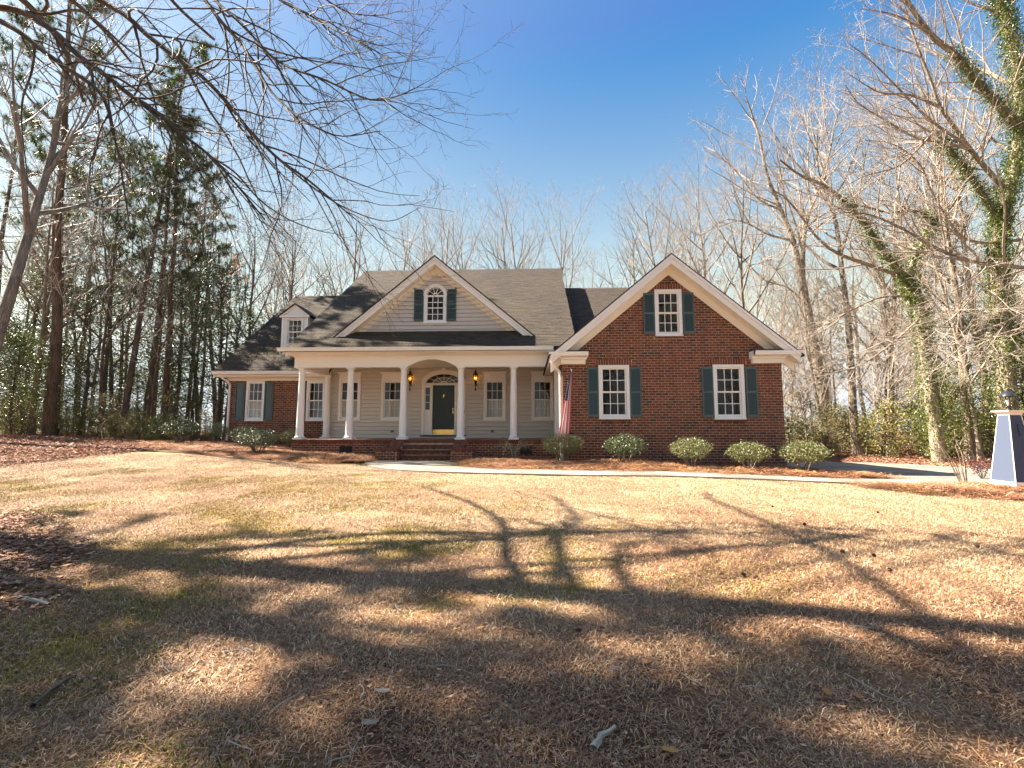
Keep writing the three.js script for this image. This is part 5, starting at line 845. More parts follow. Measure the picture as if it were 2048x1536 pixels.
  shade([[1920, 1310], [1840, 1230], [1700, 1130], [1600, 1075], [1500, 1030], [1425, 1000], [1408, 982]], 13.0, 12.0, 0.085, 0.035, 0.35);
  shade([[1018, 1180], [1010, 1110], [1003, 1045], [960, 1015], [900, 990], [840, 972]], 9.6, 10.2, 0.09, 0.03, 0.4);
  shade([[1128, 1190], [1122, 1120], [1118, 1070], [1150, 1042], [1130, 1010], [1100, 990]], 10.4, 10.6, 0.09, 0.03, 0.4);
  shade([[1118, 1070], [1060, 1040], [1010, 1036]], 10.5, 10.2, 0.04, 0.03, 0.2);
  shade([[1250, 1190], [1235, 1130], [1250, 1090], [1320, 1080], [1375, 1120]], 11.2, 11.4, 0.085, 0.03, 0.35);
  part('trunk', out[0].geo(), B.brown, o); part('branches', out[1].geo(), B.twigDark, o);
  // a few oak-coloured leaves still hang on
  const lr = rng(55), lg = leafMat(0.5, 0.16, 0.03, 0.5, 0.6);
  for (const [x, y, Z, n] of [[243, 190, 7.4, 2], [62, 37, 7.9, 3], [80, 58, 7.9, 2], [382, 292, 7.3, 3], [425, 322, 7.2, 2], [462, 203, 7.3, 4], [548, 220, 7.0, 2], [578, 313, 7.1, 4], [280, 270, 7.4, 3], [385, 488, 7.1, 3], [386, 507, 7.1, 3], [463, 487, 7.1, 5], [469, 512, 7.1, 4], [473, 540, 7.1, 5], [496, 560, 7.0, 5], [352, 465, 7.2, 2], [440, 430, 7.1, 2], [534, 148, 7, 2]]) { const c = at(x, y, Z), g = new GB(true); for (let k = 0; k < n; k++) leafAt(g, c.clone().addScaledVector(rv(lr), 0.05), lr, 0.075, [0.8 + 0.5 * lr(), 0.7 + 0.5 * lr(), 0.7]); part('dead_leaves', g.geo(), lg, o); }
}
// ---- ivy hung trees right of the drive
const ARCH = { ...HARD, seg: [12, 9, 7, 5, 3], sides: [11, 7, 5, 4, 3], kids: [4, 6, 5, 4.5, 0], from: [0.3, 0.12, 0.1, 0.1], angle: [0.7, 0.6, 0.65, 0.7], ratio: [0.35, 0.4, 0.42, 0.42], rise: [0, 0.05, 0.04, 0.03, 0.02], rmin: 0.0038, slim: 0.011 };
{
  const R = rng(909), out = [new GB(), new GB()], o = thing('ivy_tree', 'forked leaning tree wrapped in ivy beyond the drive', 'tree');
  const b = G(1880, 926); b.y -= 0.1; const Z = -b.z;
  const t = guided(R, out, [b, ...line([[1866, 820], [1850, 700], [1836, 610], [1814, 562]], Z)], 0.24, 0.17, 0, ARCH, 0);
  const l = guided(R, out, line([[1814, 562], [1775, 515], [1745, 470], [1698, 412], [1650, 372], [1600, 350], [1560, 320]], [Z, Z - 1.5]), 0.14, 0.03, 1, ARCH, 1.3, 0.3);
  const r = guided(R, out, line([[1818, 556], [1833, 505], [1851, 480], [1868, 452], [1861, 437], [1831, 422], [1776, 425], [1720, 412], [1660, 420]], [Z, Z - 1]), 0.11, 0.025, 1, ARCH, 1.2, 0.3);
  guided(R, out, line([[1790, 548], [1730, 527], [1673, 505], [1636, 477], [1598, 427], [1570, 395], [1545, 380]], [Z - 0.1, Z - 1.6]), 0.08, 0.018, 1, ARCH, 1.2, 0.1);
  guided(R, out, line([[1818, 592], [1760, 595], [1700, 622], [1650, 650], [1600, 660]], [Z, Z - 1]), 0.05, 0.012, 1, ARCH, 1.4, 0.1);
  guided(R, out, line([[1836, 640], [1780, 690], [1720, 730], [1660, 745], [1620, 735]], [Z, Z - 1.6]), 0.045, 0.01, 1, ARCH, 1.4, 0.1);
  part('trunk', out[0].geo(), B.pale, o); part('crown', out[1].geo(), B.twigPale, o);
  const iv = thing('ivy', 'glossy ivy climbing the forked leaning tree', 'ivy'); part('leaves', ivyOn(71, [{ pts: t, r: 0.18 }, { pts: t.slice(4), r: 0.22 }, { pts: l.slice(0, 17), r: 0.13 }, { pts: r.slice(0, 22), r: 0.1 }], 800, 0.3), E.ivy, iv);
}
{
  const R = rng(911), out = [new GB(), new GB()], o = thing('ivy_tree', 'tall ivy covered tree behind the blue pillar reaching out of the frame', 'tree');
  const b = G(2035, 930); b.y -= 0.1; const Z = -b.z;
  const t = guided(R, out, [b, ...line([[2015, 800], [2010, 690], [2000, 600], [1996, 500], [2004, 430], [2030, 330], [2040, 200], [2025, 90], [2000, 0], [1980, -90], [1960, -220]], [Z, Z])], 0.3, 0.1, 0, ARCH, 0.5, 0.5);
  const a = guided(R, out, line([[2000, 440], [1962, 385], [1925, 332], [1892, 290], [1870, 262], [1845, 225]], [Z, Z - 1]), 0.12, 0.03, 1, ARCH, 1.4, 0.2);
  const c = guided(R, out, line([[2046, 270], [2000, 212], [1950, 160], [1912, 112], [1862, 70], [1812, 0], [1770, -60]], [Z, Z - 2]), 0.15, 0.06, 1, ARCH, 1.5, 0.1);
  guided(R, out, line([[2020, 392], [1970, 335], [1936, 294], [1906, 250], [1881, 215], [1861, 160], [1830, 80], [1812, 20]], [Z, Z - 1.6]), 0.1, 0.03, 1, ARCH, 1.5, 0.1);
  guided(R, out, line([[1936, 297], [1880, 285], [1836, 277], [1773, 242], [1716, 205], [1690, 170]], [Z - 1, Z - 2.2]), 0.05, 0.012, 1, ARCH, 1.5, 0.05);
  guided(R, out, line([[2040, 480], [1960, 485], [1920, 470], [1890, 430], [1862, 380], [1840, 330], [1790, 290], [1730, 280]], [Z, Z - 2]), 0.06, 0.012, 1, ARCH, 1.4, 0.1);
  guided(R, out, line([[2100, 540], [2000, 530], [1930, 520], [1860, 490], [1800, 455], [1740, 430], [1690, 425], [1640, 440]], [Z - 0.5, Z - 3]), 0.08, 0.012, 1, ARCH, 1.4, 0.1);
  for (const [L, q] of [[[[1936, 292], [1860, 240], [1800, 180], [1740, 120], [1695, 85]], 1.6], [[[1912, 112], [1850, 62], [1790, 30], [1725, 18]], 1.8], [[[1870, 262], [1800, 330], [1730, 352], [1675, 380]], 1.4], [[[1881, 215], [1820, 190], [1760, 185], [1700, 150]], 1.8]]) guided(R, out, line(L, [Z - q, Z - q - 1.2]), 0.05, 0.01, 1, ARCH, 1.8, 0.05);
  for (const L of [[[2120, 520], [1990, 560], [1940, 600], [1900, 640], [1850, 668], [1780, 678]], [[2120, 640], [2030, 660], [1960, 682], [1900, 690], [1850, 690], [1800, 715], [1755, 740]], [[2120, 700], [2040, 700], [1985, 730], [1930, 745]], [[2130, 590], [2040, 630], [1980, 655], [1900, 655], [1830, 650]]]) guided(R, out, line(L, [Z - 2, Z - 4.5]), 0.032, 0.006, 1, ARCH, 1.3, 0.1);
  part('trunk', out[0].geo(), B.pale, o); part('crown', out[1].geo(), B.twigPale, o);
  const iv = thing('ivy', 'dense ivy on the tall tree behind the blue pillar', 'ivy'); part('leaves', ivyOn(73, [{ pts: t, r: 0.25 }, { pts: t.slice(10), r: 0.2 }, { pts: a.slice(0, 18), r: 0.12 }, { pts: c.slice(0, 16), r: 0.14 }], 900, 0.36), E.ivy, iv);
}
// ---- trees of the right-hand wood
{
  const P = [B.pale, B.twigPale], grp = 'bare trees of the wood right of the house';
  const place = (k, px, py, s, turn, label, lean, m = P) => { const g = G(px, py); return bareTree(k, g.x, g.z, s, turn, m, label, grp, lean); };
  {
    const Rg = rng(515), out = [new GB(), new GB()], o = thing('bare_tree', 'thick pale forked bare tree at the far edge of the drive, nearest the brick corner', 'tree', 0, 0, 0, 0, grp), b = G(1667, 909), Z = -b.z; b.y -= 0.1;
    guided(Rg, out, [b, ...line([[1645, 780], [1622, 660], [1603, 560]], Z)], 0.27, 0.2, 0, ARCH, 0);
    guided(Rg, out, line([[1603, 560], [1586, 480], [1562, 420], [1534, 350], [1520, 280], [1498, 212], [1490, 190]], [Z, Z - 0.8]), 0.17, 0.02, 1, ARCH, 1.3, 0.1);
    guided(Rg, out, line([[1605, 572], [1607, 480], [1617, 430], [1640, 370], [1660, 300], [1672, 240], [1690, 200]], [Z, Z + 0.8]), 0.15, 0.02, 1, ARCH, 1.3, 0.1);
    guided(Rg, out, line([[1586, 480], [1540, 470], [1490, 445], [1450, 440], [1400, 470], [1370, 455]], [Z, Z - 1]), 0.06, 0.012, 1, ARCH, 1.4, 0.1);
    guided(Rg, out, line([[1612, 610], [1575, 575], [1530, 560], [1480, 510], [1440, 470]], [Z, Z + 1.2]), 0.06, 0.012, 1, ARCH, 1.4, 0.1);
    guided(Rg, out, line([[1562, 420], [1520, 400], [1470, 340], [1430, 300], [1415, 250]], [Z, Z + 0.6]), 0.06, 0.012, 1, ARCH, 1.5, 0.1);
    part('trunk', out[0].geo(), B.pale, o); part('crown', out[1].geo(), B.twigPale, o);
  }
  place(3, 1717, 911, 0.95, 2.4, 'straight pale bare tree at the far edge of the drive, second from the brick corner');
  place(0, 1944, 922, 0.95, 0.3, 'stout bare tree just behind the bare pruned shrub and blue pillar', 0.05);
  place(4, 1962, 924, 1.1, 3.3, 'slender bare tree pressed against the stout one behind the pillar', -0.02);
  place(4, 1855, 914, 1.25, 1.9, 'thin bare sapling leaning over the drive before the ivy clad tree', 0.42);
  const R = rng(31), far = 'bare tree standing deep in the wood beyond the drive';
  const spots = []; for (let i = 0; i < 30; i++) { const a = 0.5 + 0.52 * R(), d = 28 + 34 * R(); spots.push([d * Math.tan(a) * 0.93, -d]); }
  for (const [x, z] of [[11.2, -24], [14.2, -23.5], [17.4, -24], [20.5, -22], [13.2, -29], [12.1, -27], [15.4, -26.5], [16.6, -22.5], [18.6, -27], [10.3, -27.5], [19.4, -21.4], [22.6, -24], ...spots]) bareTree((R() * 5) | 0, x, z, 0.55 + 0.35 * R(), R() * 6.28, R() < 0.6 ? P : [B.grey, B.twigPale], far, grp, (R() - 0.5) * 0.1);
  for (let i = 0; i < 44; i++) { const a = 0.47 + 0.5 * R(), d = 21.5 + 17 * R(), x = d * Math.tan(a) * 0.95; if (inside(drivePoly, x, -d)) continue; bareTree(5, x, -d, 0.7 + 0.55 * R(), R() * 6.28, P, 'twiggy bare sapling filling the wood beyond the drive', 'saplings of the wood right of the house', (R() - 0.5) * 0.25); }
  // behind the house
  const behind = 'bare tree rising behind the house roof', bg = 'bare trees behind the house';
  for (const [x, z, k, s] of [[-7.5, -41, 0, 1.12], [-4.6, -40, 2, 1.25], [-2.2, -42, 0, 1.15], [-0.4, -43, 2, 1.32], [1.6, -40, 2, 1.2], [3.0, -44, 4, 1.5], [6.2, -46, 2, 1.0], [-9.6, -44, 2, 1.35], [8.6, -37, 0, 1.0], [11.2, -33, 2, 1.15], [9.4, -30.5, 3, 0.8], [13.8, -35, 1, 0.95], [4.2, -52, 4, 1.1], [-5.4, -50, 4, 1.2], [1.2, -54, 4, 1.2], [7.2, -55, 4, 1.2], [-10.5, -36, 1, 0.85], [-13, -33.5, 0, 0.95], [-16.2, -32, 2, 1.05]]) bareTree(k, x, z, s, R() * 6.28, R() < 0.5 ? P : [B.grey, B.twigGrey], behind, bg);
  // undergrowth of the right-hand wood
  const ug = 'undergrowth of the wood right of the house';
  for (let i = 0; i < 64; i++) { const a = 0.5 + 0.52 * R(), d = 20.5 + 22 * R() * R(), x = d * Math.tan(a) * 0.95, z = -d; if (inside(drivePoly, x, z) || (x < 9 && z > -28)) continue; evergreen(R() < 0.5 ? 2 : 3, x, z, 0.8 + 0.8 * R(), R() * 6.28, [E.olive, E.yellow, E.bright, E.yellow][(R() * 4) | 0], 'wild_shrub', 'wild yellow green shrub under the trees beyond the drive', ug); }
  for (const [x, z, k, s] of [[17.4, -17.2, 1, 1.0], [19.6, -17.4, 0, 0.85], [21.5, -18.6, 0, 0.95], [16.2, -19.6, 1, 0.8], [23.5, -17, 1, 1.1], [18.4, -20.4, 0, 0.9], [20.4, -15.6, 1, 0.8]]) evergreen(k, x, z, s, R() * 6.28, E.bright, 'evergreen_tree', 'small bright leaved evergreen tree behind the pillar', 'evergreens behind the blue pillar');
  for (const [x, z, s] of [[13.2, -34, 0.42], [19.5, -31, 0.5], [24, -30, 0.6]]) pine(1, x, z, s, R() * 6.28, 'young pine showing green between the bare trees beyond the drive', 'young pines right of the house');
}
// ---- the left-hand wood
{
  const R = rng(57), Dk = [B.brown, B.twigGrey], pg = 'pines of the wood left of the house';
  const g0 = (px, Z) => { const p = at(px, 862, Z); return [p.x, p.z]; };
  const pineAt = (k, px, Z, s, lean, label = 'tall dark pine in the wood left of the house') => { const [x, z] = g0(px, Z); pine(k, x, z, s, R() * 6.28, label, pg, lean); };
  pineAt(0, 100, 21, 1.0, -0.05, 'thickest dark pine trunk at the edge of the left wood'); pineAt(1, 243, 22, 1.0, -0.1, 'leaning dark pine at the lawn edge left of the house');
  for (const [px, Z, k, s] of [[200, 26, 1, 1], [292, 24, 1, 1.05], [325, 23, 0, 0.9], [302, 29, 0, 0.95], [370, 28, 1, 1], [150, 30, 0, 1], [60, 27, 1, 1.1], [-40, 26, 0, 1], [400, 34, 1, 1], [345, 37, 1, 0.9], [120, 37, 1, 1.1], [440, 39, 1, 0.9], [30, 38, 1, 1.1], [180, 45, 0, 1]]) pineAt(k, px, Z, s * 0.82, (R() - 0.5) * 0.06);
  const hg = 'bare trees of the wood left of the house', lab = 'bare hardwood tangled among the pines left of the lawn';
  { const [x, z] = g0(-60, 16); bareTree(1, x, z, 1.05, 2.2, [B.grey, B.twigGrey], 'large grey bare tree at the lawn edge before the left wood', hg, -0.1); }
  for (const [px, Z, k, s] of [[60, 21, 2, 0.8], [395, 27, 2, 0.9], [430, 31, 2, 1.1], [480, 33, 0, 0.9], [110, 24, 4, 1.3], [220, 26, 4, 1.4], [520, 36, 2, 0.9], [580, 34, 3, 0.72], [640, 42, 2, 0.9], [250, 30, 4, 1.3], [90, 30, 2, 1], [200, 22, 4, 1.1], [450, 27, 4, 1.1], [10, 23, 4, 1.2], [300, 21.5, 4, 0.8], [340, 33, 4, 1.3], [150, 26, 4, 1.3], [550, 46, 0, 0.9]]) { const [x, z] = g0(px, Z); bareTree(k, x, z, s, R() * 6.28, R() < 0.5 ? Dk : [B.grey, B.twigGrey], lab, hg, (R() - 0.5) * 0.1); }
  const eg = 'evergreens of the wood left of the house';
  { const [x, z] = g0(432, 23); evergreen(0, x, z, 1.25, 1, E.dark, 'evergreen_tree', 'tall dark holly standing close to the left wing', eg); }
  for (const [px, Z, k, s] of [[500, 27, 0, 1.05], [385, 26, 0, 1.1], [45, 24, 0, 1.3], [290, 27, 0, 1.4], [160, 23, 0, 1.1], [345, 25, 0, 1.3], [230, 30, 0, 1.5], [90, 33, 0, 1.6], [20, 20, 1, 0.95], [70, 22, 1, 0.8], [-30, 19, 1, 1.1], [170, 25, 1, 0.8], [340, 30, 1, 1], [110, 26, 0, 0.8], [270, 31, 1, 0.9], [470, 33, 1, 1], [10, 27, 0, 0.9], [215, 34, 0, 0.8]]) { const [x, z] = g0(px, Z); evergreen(k, x, z, s, R() * 6.28, R() < 0.5 ? E.dark : E.bright, 'evergreen_tree', 'broadleaf evergreen under the pines left of the lawn', eg); }
  for (let i = 0; i < 46; i++) { const px = -60 + 480 * R(), Z = 20.5 + 14 * R() * R(), [x, z] = g0(px, Z); evergreen(R() < 0.5 ? 2 : 3, x, z, 0.5 + 0.7 * R(), R() * 6.28, [E.olive, E.bright, E.yellow, E.bright, E.yellow][(R() * 5) | 0], 'wild_shrub', 'wild leafy shrub under the pines left of the lawn', 'undergrowth of the wood left of the house'); }
}
// ---- trees across the street and beside the lawn, out of the picture: they shade the near lawn and show in the window panes
{
  const R = rng(88);
  for (const [x, z, k, s] of [[-15, -2.2, 0, 0.95], [-17, -5.6, 3, 0.9], [-13.5, 0.4, 2, 1.0], [-19, 0.8, 1, 1]]) bareTree(k, x, z, s, R() * 6.28, [B.brown, B.twigDark], 'bare hardwood beside the near end of the lawn', 'bare trees beside the near lawn');
  for (const [x, z, s] of [[-14.6, -6.4, 0.72], [-17.5, -7.2, 0.9], [-13.2, -4.4, 0.68], [-16, -5.2, 0.8]]) pine(0, x, z, s, R() * 6.28, 'pine beside the near end of the lawn', 'pines beside the near lawn');
  for (const [x, z, s] of [[-13.5, -4.7, 1.5]]) evergreen(0, x, z, s, R() * 6.28, E.dark, 'evergreen_tree', 'tall evergreen beside the near end of the lawn', 'evergreens beside the near lawn');
  for (let i = 0; i < 12; i++) bareTree((R() * 4) | 0, -18 + i * 3.6 + R() * 2, 13 + 12 * R(), 0.8 + 0.3 * R(), R() * 6.28, [B.pale, B.twigPale], 'bare tree across from the house front', 'bare trees facing the house');
  for (let i = 0; i < 9; i++) evergreen(0, -15 + i * 4.2 + 2 * R(), 14 + 6 * R(), 1.3 + 0.5 * R(), R() * 6.28, E.dark, 'evergreen_tree', 'dark evergreen across from the house front', 'evergreens facing the house');
  for (let i = 0; i < 5; i++) pine(i % 2, -16 + i * 8 + R() * 3, 26 + 6 * R(), 0.8, R() * 6.28, 'pine across from the house front', 'pines facing the house');
}
// ---- clipped shrubs along the house
function bushGeo(seed, n, leaf) {
  const R = rng(seed), t = new GB(), l = new GB(true);
  for (let k = 0; k < 8; k++) { const a = k / 8 * 6.28 + R(), q = V(Math.cos(a) * 0.28, 0.42 + 0.1 * R(), Math.sin(a) * 0.28); t.tube([V(Math.cos(a) * 0.04, -0.05, Math.sin(a) * 0.04), V(q.x * 0.55, q.y * 0.5, q.z * 0.55), q], [0.022, 0.016, 0.008], 5); }
  for (let i = 0; i < n; i++) { const d = rv(R); if (d.lengthSq() > 1) continue; d.normalize(); const bumpy = 1 + 0.14 * noise(d.x * 3.2 + seed, d.y * 3.2, d.z * 3.2) + 0.06 * noise(d.x * 9, d.y * 9 + seed, d.z * 9), rr = bumpy * (1 - 0.55 * Math.pow(R(), 2.2)) * (noise(d.x * 5 + seed * 3, d.y * 5, d.z * 5) > 0.38 ? 1.1 + 0.16 * R() : 1); if (d.y < -0.72) continue; const p = V(d.x * 0.5 * rr * (d.y < 0 ? 1 + 0.45 * d.y : 1), 0.52 + d.y * 0.33 * rr, d.z * 0.5 * rr * (d.y < 0 ? 1 + 0.45 * d.y : 1)), c = 0.7 + 0.6 * R(), y = R() < 0.06 ? 1.8 : 1; leafAt(l, p, R, leaf * (R() < 0.04 ? 1.8 : 1), [c * y, c, c * 0.9]); }
  return [t.geo(), l.geo()];
}
{
  const V3 = [bushGeo(5, 9000, 0.042), bushGeo(6, 9000, 0.045), bushGeo(7, 9500, 0.04)], green = leafMat(0.2, 0.22, 0.085, 0.35, 0.4), deep = leafMat(0.11, 0.145, 0.06, 0.32, 0.34), grp = 'clipped shrubs along the house front';
  const put = (k, x, Z, w, h, mat, label, turn) => { const o = thing('clipped_shrub', label, 'shrub', x, ground(x, -Z) + 0.02, -Z, turn, grp); o.scale.set(w, h, w); part('stems', V3[k][0], B.grey, o); part('leaves', V3[k][1], mat, o); };
  put(0, 1.0, 14.35, 1.24, 1.05, green, 'rounded green shrub in the pine straw at the foot of the flag', 0.4);
  put(1, 2.75, 13.9, 1.18, 1.02, deep, 'rounded shrub in the pine straw below the first gable window beside the flag', 2.0);
  put(2, 4.45, 13.4, 1.08, 0.98, green, 'rounded shrub in the pine straw midway between the two lower gable windows', 1.1);
  put(0, 6.0, 13.35, 1.1, 0.9, green, 'rounded shrub below the gable window nearest the drive', 3.9);
  put(1, 7.45, 13.3, 1.18, 1.0, green, 'rounded shrub at the brick corner beside the drive', 5.0);
  put(2, -9.1, 15.75, 1.4, 0.95, deep, 'broad dark shrub in the straw bed before the left end of the porch', 2.2);
  put(0, -11.2, 18.6, 1.25, 0.92, deep, 'shrub against the brick below the left wing window', 0.9);
  put(1, -9.35, 18.55, 0.85, 0.9, green, 'small shrub tucked beside the porch end and the brick wall', 3.3);
  put(1, -14.0, 18.7, 1.35, 1.2, deep, 'vase shaped clipped shrub on bare stems at the lawn edge', 4.2);
  put(2, -12.9, 19.2, 0.95, 1.05, deep, 'shrub beside the downspout of the left wing', 1.6);
}
{ // rose canes before the porch, red leaved plant and pruned canes by the pillar
  const R = rng(66), o = thing('rose_bush', 'straggly rose canes arching before the brick porch base', 'shrub', -0.5, ground(-0.5, -15.6), -15.6), g = new GB(), l = new GB(true);
  for (let k = 0; k < 13; k++) { const a = R() * 6.28, L = 0.5 + 0.7 * R(), p = [V(0, -0.03, 0), V(Math.cos(a) * 0.15, 0.3 + 0.2 * R(), Math.sin(a) * 0.1), V(Math.cos(a) * L * 0.6, 0.5 + 0.25 * R(), Math.sin(a) * 0.2), V(Math.cos(a) * L, 0.3 + 0.3 * R(), Math.sin(a) * 0.25)], c = curve(p, 10); g.tube(c, c.map((_, i) => lerp(0.008, 0.003, i / 10)), 4); for (let j = 0; j < 60; j++) { const q = c[2 + (R() * 9 | 0)].clone().addScaledVector(rv(R), 0.07), t = 0.7 + 0.6 * R(); leafAt(l, q, R, 0.045, R() < 0.08 ? [3 * t, t, t * 0.5] : [t, t, t]); } }
  part('canes', g.geo(), B.twigGrey, o); part('leaves', l.geo(), leafMat(0.16, 0.2, 0.07, 0.35, 0.4), o);
}
{
  const R = rng(67), b = G(1965, 958), o = thing('red_leaved_shrub', 'small dark red leaved plant beside the pillar base', 'shrub', b.x, b.y, b.z), g = new GB(), l = new GB(true);
  for (let k = 0; k < 9; k++) { const a = R() * 6.28, p = [V(0, -0.03, 0), V(Math.cos(a) * 0.12, 0.2, Math.sin(a) * 0.12), V(Math.cos(a) * 0.22, 0.36 + 0.2 * R(), Math.sin(a) * 0.22)]; g.tube(p, [0.008, 0.006, 0.003], 4); for (let j = 0; j < 34; j++) { const t = 0.6 + 0.8 * R(); leafAt(l, p[1].clone().lerp(p[2], R()).addScaledVector(rv(R), 0.12), R, 0.06, [t, t, t]); } }
  part('stems', g.geo(), B.twigDark, o); part('leaves', l.geo(), leafMat(0.12, 0.025, 0.035, 0.35, 0.4), o);
}
{
  const R = rng(68), b = G(1928, 965), Z = -b.z, o = thing('pruned_shrub', 'bare pruned canes of a shrub in the straw beside the pillar', 'shrub'), g = [new GB(), new GB()];
  const cane = (L, r0, r1) => { const P = L.map(([x, y, dz = 0]) => at(x, y, Z + dz)); P[0].y -= 0.06; const c = curve(P, 14); g[0].tube(c, c.map((_, i) => lerp(r0, r1, i / 14)), 7); };
  cane([[1920, 962], [1905, 935], [1888, 905], [1870, 875]], 0.016, 0.007); cane([[1922, 962, .05], [1908, 930, .05], [1893, 905, .1], [1880, 890, .1]], 0.014, 0.006); cane([[1930, 962], [1921, 925], [1912, 895], [1902, 883]], 0.015, 0.006);
  cane([[1933, 962, -.04], [1930, 930, -.04], [1921, 900, -.05], [1917, 890, -.05], [1912, 878, -.06], [1903, 874, -.06]], 0.018, 0.008); cane([[1918, 893, -.05], [1922, 884, -.05], [1927, 876, -.06]], 0.009, 0.006); cane([[1915, 886, -.05], [1910, 874, -.05], [1909, 862, -.05]], 0.008, 0.005); cane([[1924, 962], [1910, 925], [1904, 922], [1899, 912]], 0.012, 0.006); cane([[1928, 963, .06], [1926, 950, .06], [1923, 940, .06]], 0.02, 0.017);
  part('canes', g[0].geo(), B.pale, o);
}
// ---- twigs, cones and single leaves on the lawn
{
  const stickMat = std(lin(0.3, 0.265, 0.23), 0.95), R = rng(123), stick = (L, r, label, mat = stickMat) => { const P = L.map(([x, y]) => { const p = G(x, y); p.y += r * 0.9 + 0.006; return p; }).flatMap((p, i, a) => i < a.length - 1 ? [p, p.clone().lerp(a[i + 1], 0.5).add(V((R() - 0.5) * 0.03, 0.004 * R(), (R() - 0.5) * 0.03))] : [p]), c0 = P[0].clone(), o = thing('fallen_twig', label, 'twig', c0.x, c0.y, c0.z, 0, 'twigs fallen on the lawn'), g = new GB(), c = curve(P.map(p => p.sub(c0)), 10); g.tube(c, c.map((_, i) => r * lerp(1, 0.45, i / 10) * (0.85 + 0.3 * R())), 6); if (r < 0.01 && R() < 0.6) { const f = c[6], d = c[8].clone().sub(c[5]).applyAxisAngle(V(0, 1, 0), R() < 0.5 ? 0.7 : -0.7); g.tube([f, f.clone().addScaledVector(d, 0.8), f.clone().addScaledVector(d, 1.3).add(V(0.01, 0.004, 0))], [r * 0.6, r * 0.45, r * 0.3], 5); } part('wood', g.geo(), mat, o); return o; };
  const tw = 'thin grey twig lying in the dead grass';
  for (const [L, r] of [[[[720, 1402], [727, 1380], [722, 1358], [735, 1345]], 0.006], [[[535, 1375], [560, 1345], [575, 1338], [600, 1342]], 0.005], [[[448, 1306], [480, 1303], [505, 1305]], 0.007], [[[322, 1320], [326, 1335], [338, 1348]], 0.006], [[[800, 1290], [830, 1295], [858, 1300]], 0.007], [[[870, 1336], [905, 1336], [955, 1357]], 0.006], [[[955, 1180], [980, 1190]], 0.005], [[[1110, 1195], [1118, 1208], [1112, 1222]], 0.005], [[[790, 1210], [802, 1225]], 0.005], [[[1700, 1255], [1735, 1258], [1770, 1256]], 0.007], [[[1630, 1253], [1680, 1276], [1725, 1290]], 0.006], [[[1425, 1305], [1430, 1285], [1445, 1275]], 0.006], [[[1480, 1380], [1510, 1376], [1540, 1377]], 0.007], [[[1575, 1365], [1582, 1385]], 0.006], [[[130, 1135], [175, 1120], [245, 1100]], 0.008], [[[335, 1135], [328, 1128], [333, 1113]], 0.006], [[[440, 1120], [450, 1132], [470, 1137]], 0.006], [[[495, 1175], [500, 1192], [522, 1198]], 0.006], [[[570, 1210], [572, 1200], [590, 1190]], 0.005], [[[455, 1485], [490, 1500], [500, 1515]], 0.006], [[[650, 1535], [700, 1515], [725, 1475]], 0.006], [[[30, 1310], [55, 1308]], 0.006], [[[1690, 1350], [1770, 1395], [1830, 1420]], 0.006], [[[1365, 1350], [1400, 1370], [1420, 1378]], 0.006], [[[540, 1430], [590, 1395], [620, 1380]], 0.006], [[[230, 1275], [240, 1290], [250, 1293]], 0.005], [[[1010, 1405], [1035, 1430], [1035, 1460]], 0.005]]) stick(L, r * 0.62, tw);
  stick([[1187, 1508], [1200, 1490], [1215, 1475], [1230, 1462]], 0.017, 'short thick lichen covered stick in the near grass', std(lin(0.8, 0.76, 0.66), 0.9, { map: barkTex, bumpMap: barkBump, bumpScale: 0.006 }));
  stick([[38, 1205], [60, 1207], [85, 1212], [98, 1216]], 0.024, 'short grey log by the heaped leaves', std(lin(0.62, 0.6, 0.56), 0.9, { map: barkTex, bumpMap: barkBump, bumpScale: 0.006 }));
  stick([[65, 1420], [100, 1388], [130, 1366], [150, 1360]], 0.014, 'dark rotten stick near the heaped leaves', B.brown);
  const cone = (() => { const g = new GB(); for (let k = 0; k < 60; k++) { const t = k / 60, a = k * 2.4, r = 0.03 * Math.sin(Math.PI * (0.12 + 0.83 * t)) + 0.004, y = t * 0.075, d = V(Math.cos(a), 0.35, Math.sin(a)), s = V(-Math.sin(a), 0, Math.cos(a)).multiplyScalar(0.009), p = V(0, y, 0), q = p.clone().addScaledVector(d, r); g.tri(p, q.clone().add(s), q.clone().sub(s)).tri(p.clone().add(V(0, 0.006, 0)), q.clone().sub(s).add(V(0, 0.003, 0)), q.clone().add(s).add(V(0, 0.003, 0))); } return g.geo(); })();
  for (const [x, y] of [[1492, 1155], [1505, 1157], [1685, 1105], [1752, 1115], [1786, 1145], [1612, 1052], [1760, 1027], [1150, 1265], [1548, 1015], [1950, 1095]]) { const p = G(x, y), o = thing('pine_cone', 'small dark pine cone lying on the lawn', 'pine cone', p.x, p.y + 0.015, p.z, R() * 6.28, 'pine cones on the lawn'); o.rotation.z = 1.45; o.scale.setScalar(0.42 + 0.2 * R()); part('scales', cone, std(lin(0.12, 0.07, 0.045), 0.9), o); }
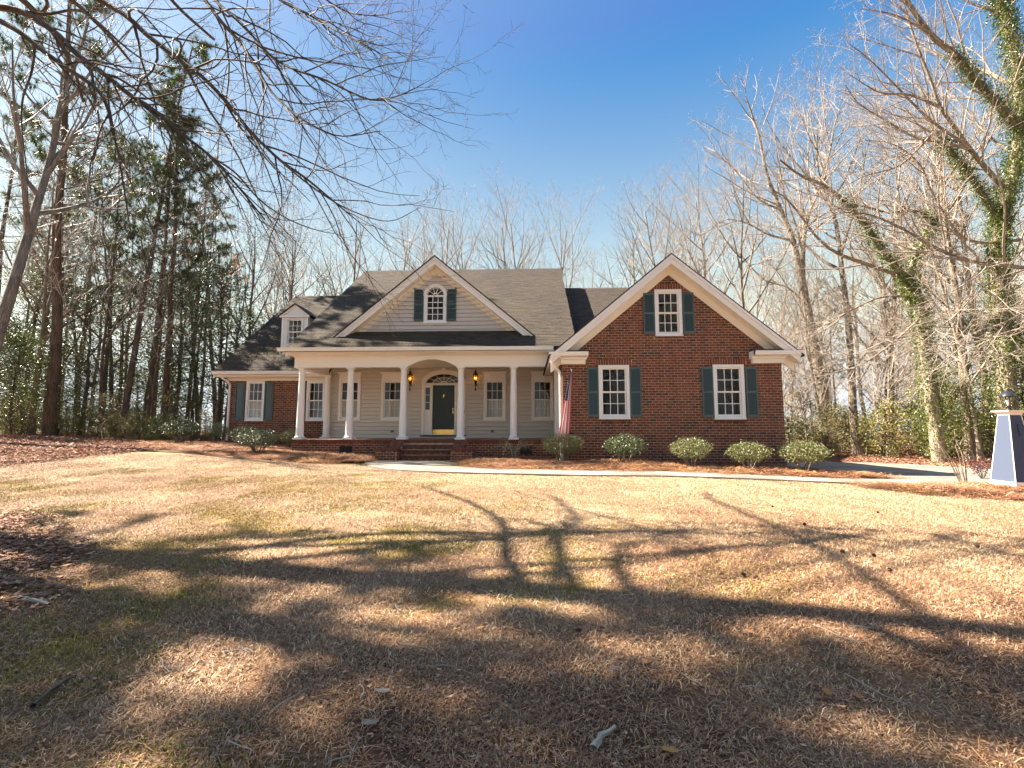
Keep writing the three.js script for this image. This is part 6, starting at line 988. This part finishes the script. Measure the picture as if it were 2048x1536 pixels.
  for (const [x, y, s, c, label] of [[1655, 1392, 0.085, [0.5, 0.25, 0.09], 'tan oval leaf in the shaded near grass right of the thick stick'], [1715, 1400, 0.07, [0.45, 0.2, 0.1], 'small russet leaf in the shaded near grass'], [765, 1390, 0.09, [0.42, 0.38, 0.32], 'grey curled leaf in the mossy near grass'], [1290, 1330, 0.07, [0.5, 0.28, 0.14], 'light brown leaf beside the dark band of shade'], [1340, 1510, 0.08, [0.55, 0.3, 0.12], 'orange brown leaf in the nearest grass'], [740, 1455, 0.09, [0.4, 0.33, 0.26], 'curled tan leaf on the needles of the near lawn'], [1230, 1345, 0.085, [0.3, 0.2, 0.2], 'dark purplish leaf lying in the shaded grass'], [1500, 1270, 0.08, [0.45, 0.25, 0.12], 'brown leaf at the edge of the sunlit grass'], [960, 1262, 0.07, [0.5, 0.3, 0.16], 'small brown leaf in the middle of the lawn'], [1100, 1255, 0.06, [0.4, 0.22, 0.12], 'tiny brown leaf by the lit patch of lawn'], [30, 1170, 0.14, [0.4, 0.32, 0.28], 'large pale oak leaf on the heaped leaves']]) {
    const p = G(x, y), o = thing('fallen_leaf', label, 'leaf', p.x, p.y + 0.02, p.z, R() * 6.28, 'single leaves on the lawn'), sh = new THREE.Shape(), n = 26; for (let i = 0; i <= n; i++) { const a = i / n * 2 * Math.PI, q = (0.62 + 0.16 * Math.cos(a * 7) * Math.abs(Math.sin(a))) * s * 0.5; sh[i ? 'lineTo' : 'moveTo'](q * 1.35 * Math.cos(a), q * 0.7 * Math.sin(a)); }
    const g = new THREE.ExtrudeGeometry(sh, { depth: 0.0015, bevelEnabled: false }), pa = g.attributes.position; for (let i = 0; i < pa.count; i++) { const u = pa.getX(i), v = pa.getY(i); pa.setZ(i, pa.getZ(i) + 2.5 * u * u + 9 * v * v); } g.rotateX(-Math.PI / 2); g.computeVertexNormals(); part('blade', g, std(lin(c[0] * 0.75, c[1] * 0.68, c[2] * 0.6), 1), o);
  }
  const st = thing('splash_stone', 'grey stone at the foot of the brick corner by the drive', 'stone', 7.98, ground(7.98, -14.55), -14.55); const sg = new THREE.IcosahedronGeometry(0.2, 2), sp = sg.attributes.position; for (let i = 0; i < sp.count; i++) { const k = 1 + 0.2 * noise(sp.getX(i) * 6, sp.getY(i) * 6, sp.getZ(i) * 6); sp.setXYZ(i, sp.getX(i) * k * 1.3, sp.getY(i) * k * 0.8 + 0.08, sp.getZ(i) * k); } sg.computeVertexNormals(); part('rock', sg, std(lin(0.4, 0.4, 0.39), 0.95, { map: concTex }), st);
}
scene.traverse(o => { if (o.isMesh) { o.castShadow = true; o.receiveShadow = true; } });
renderer.render(scene, camera);
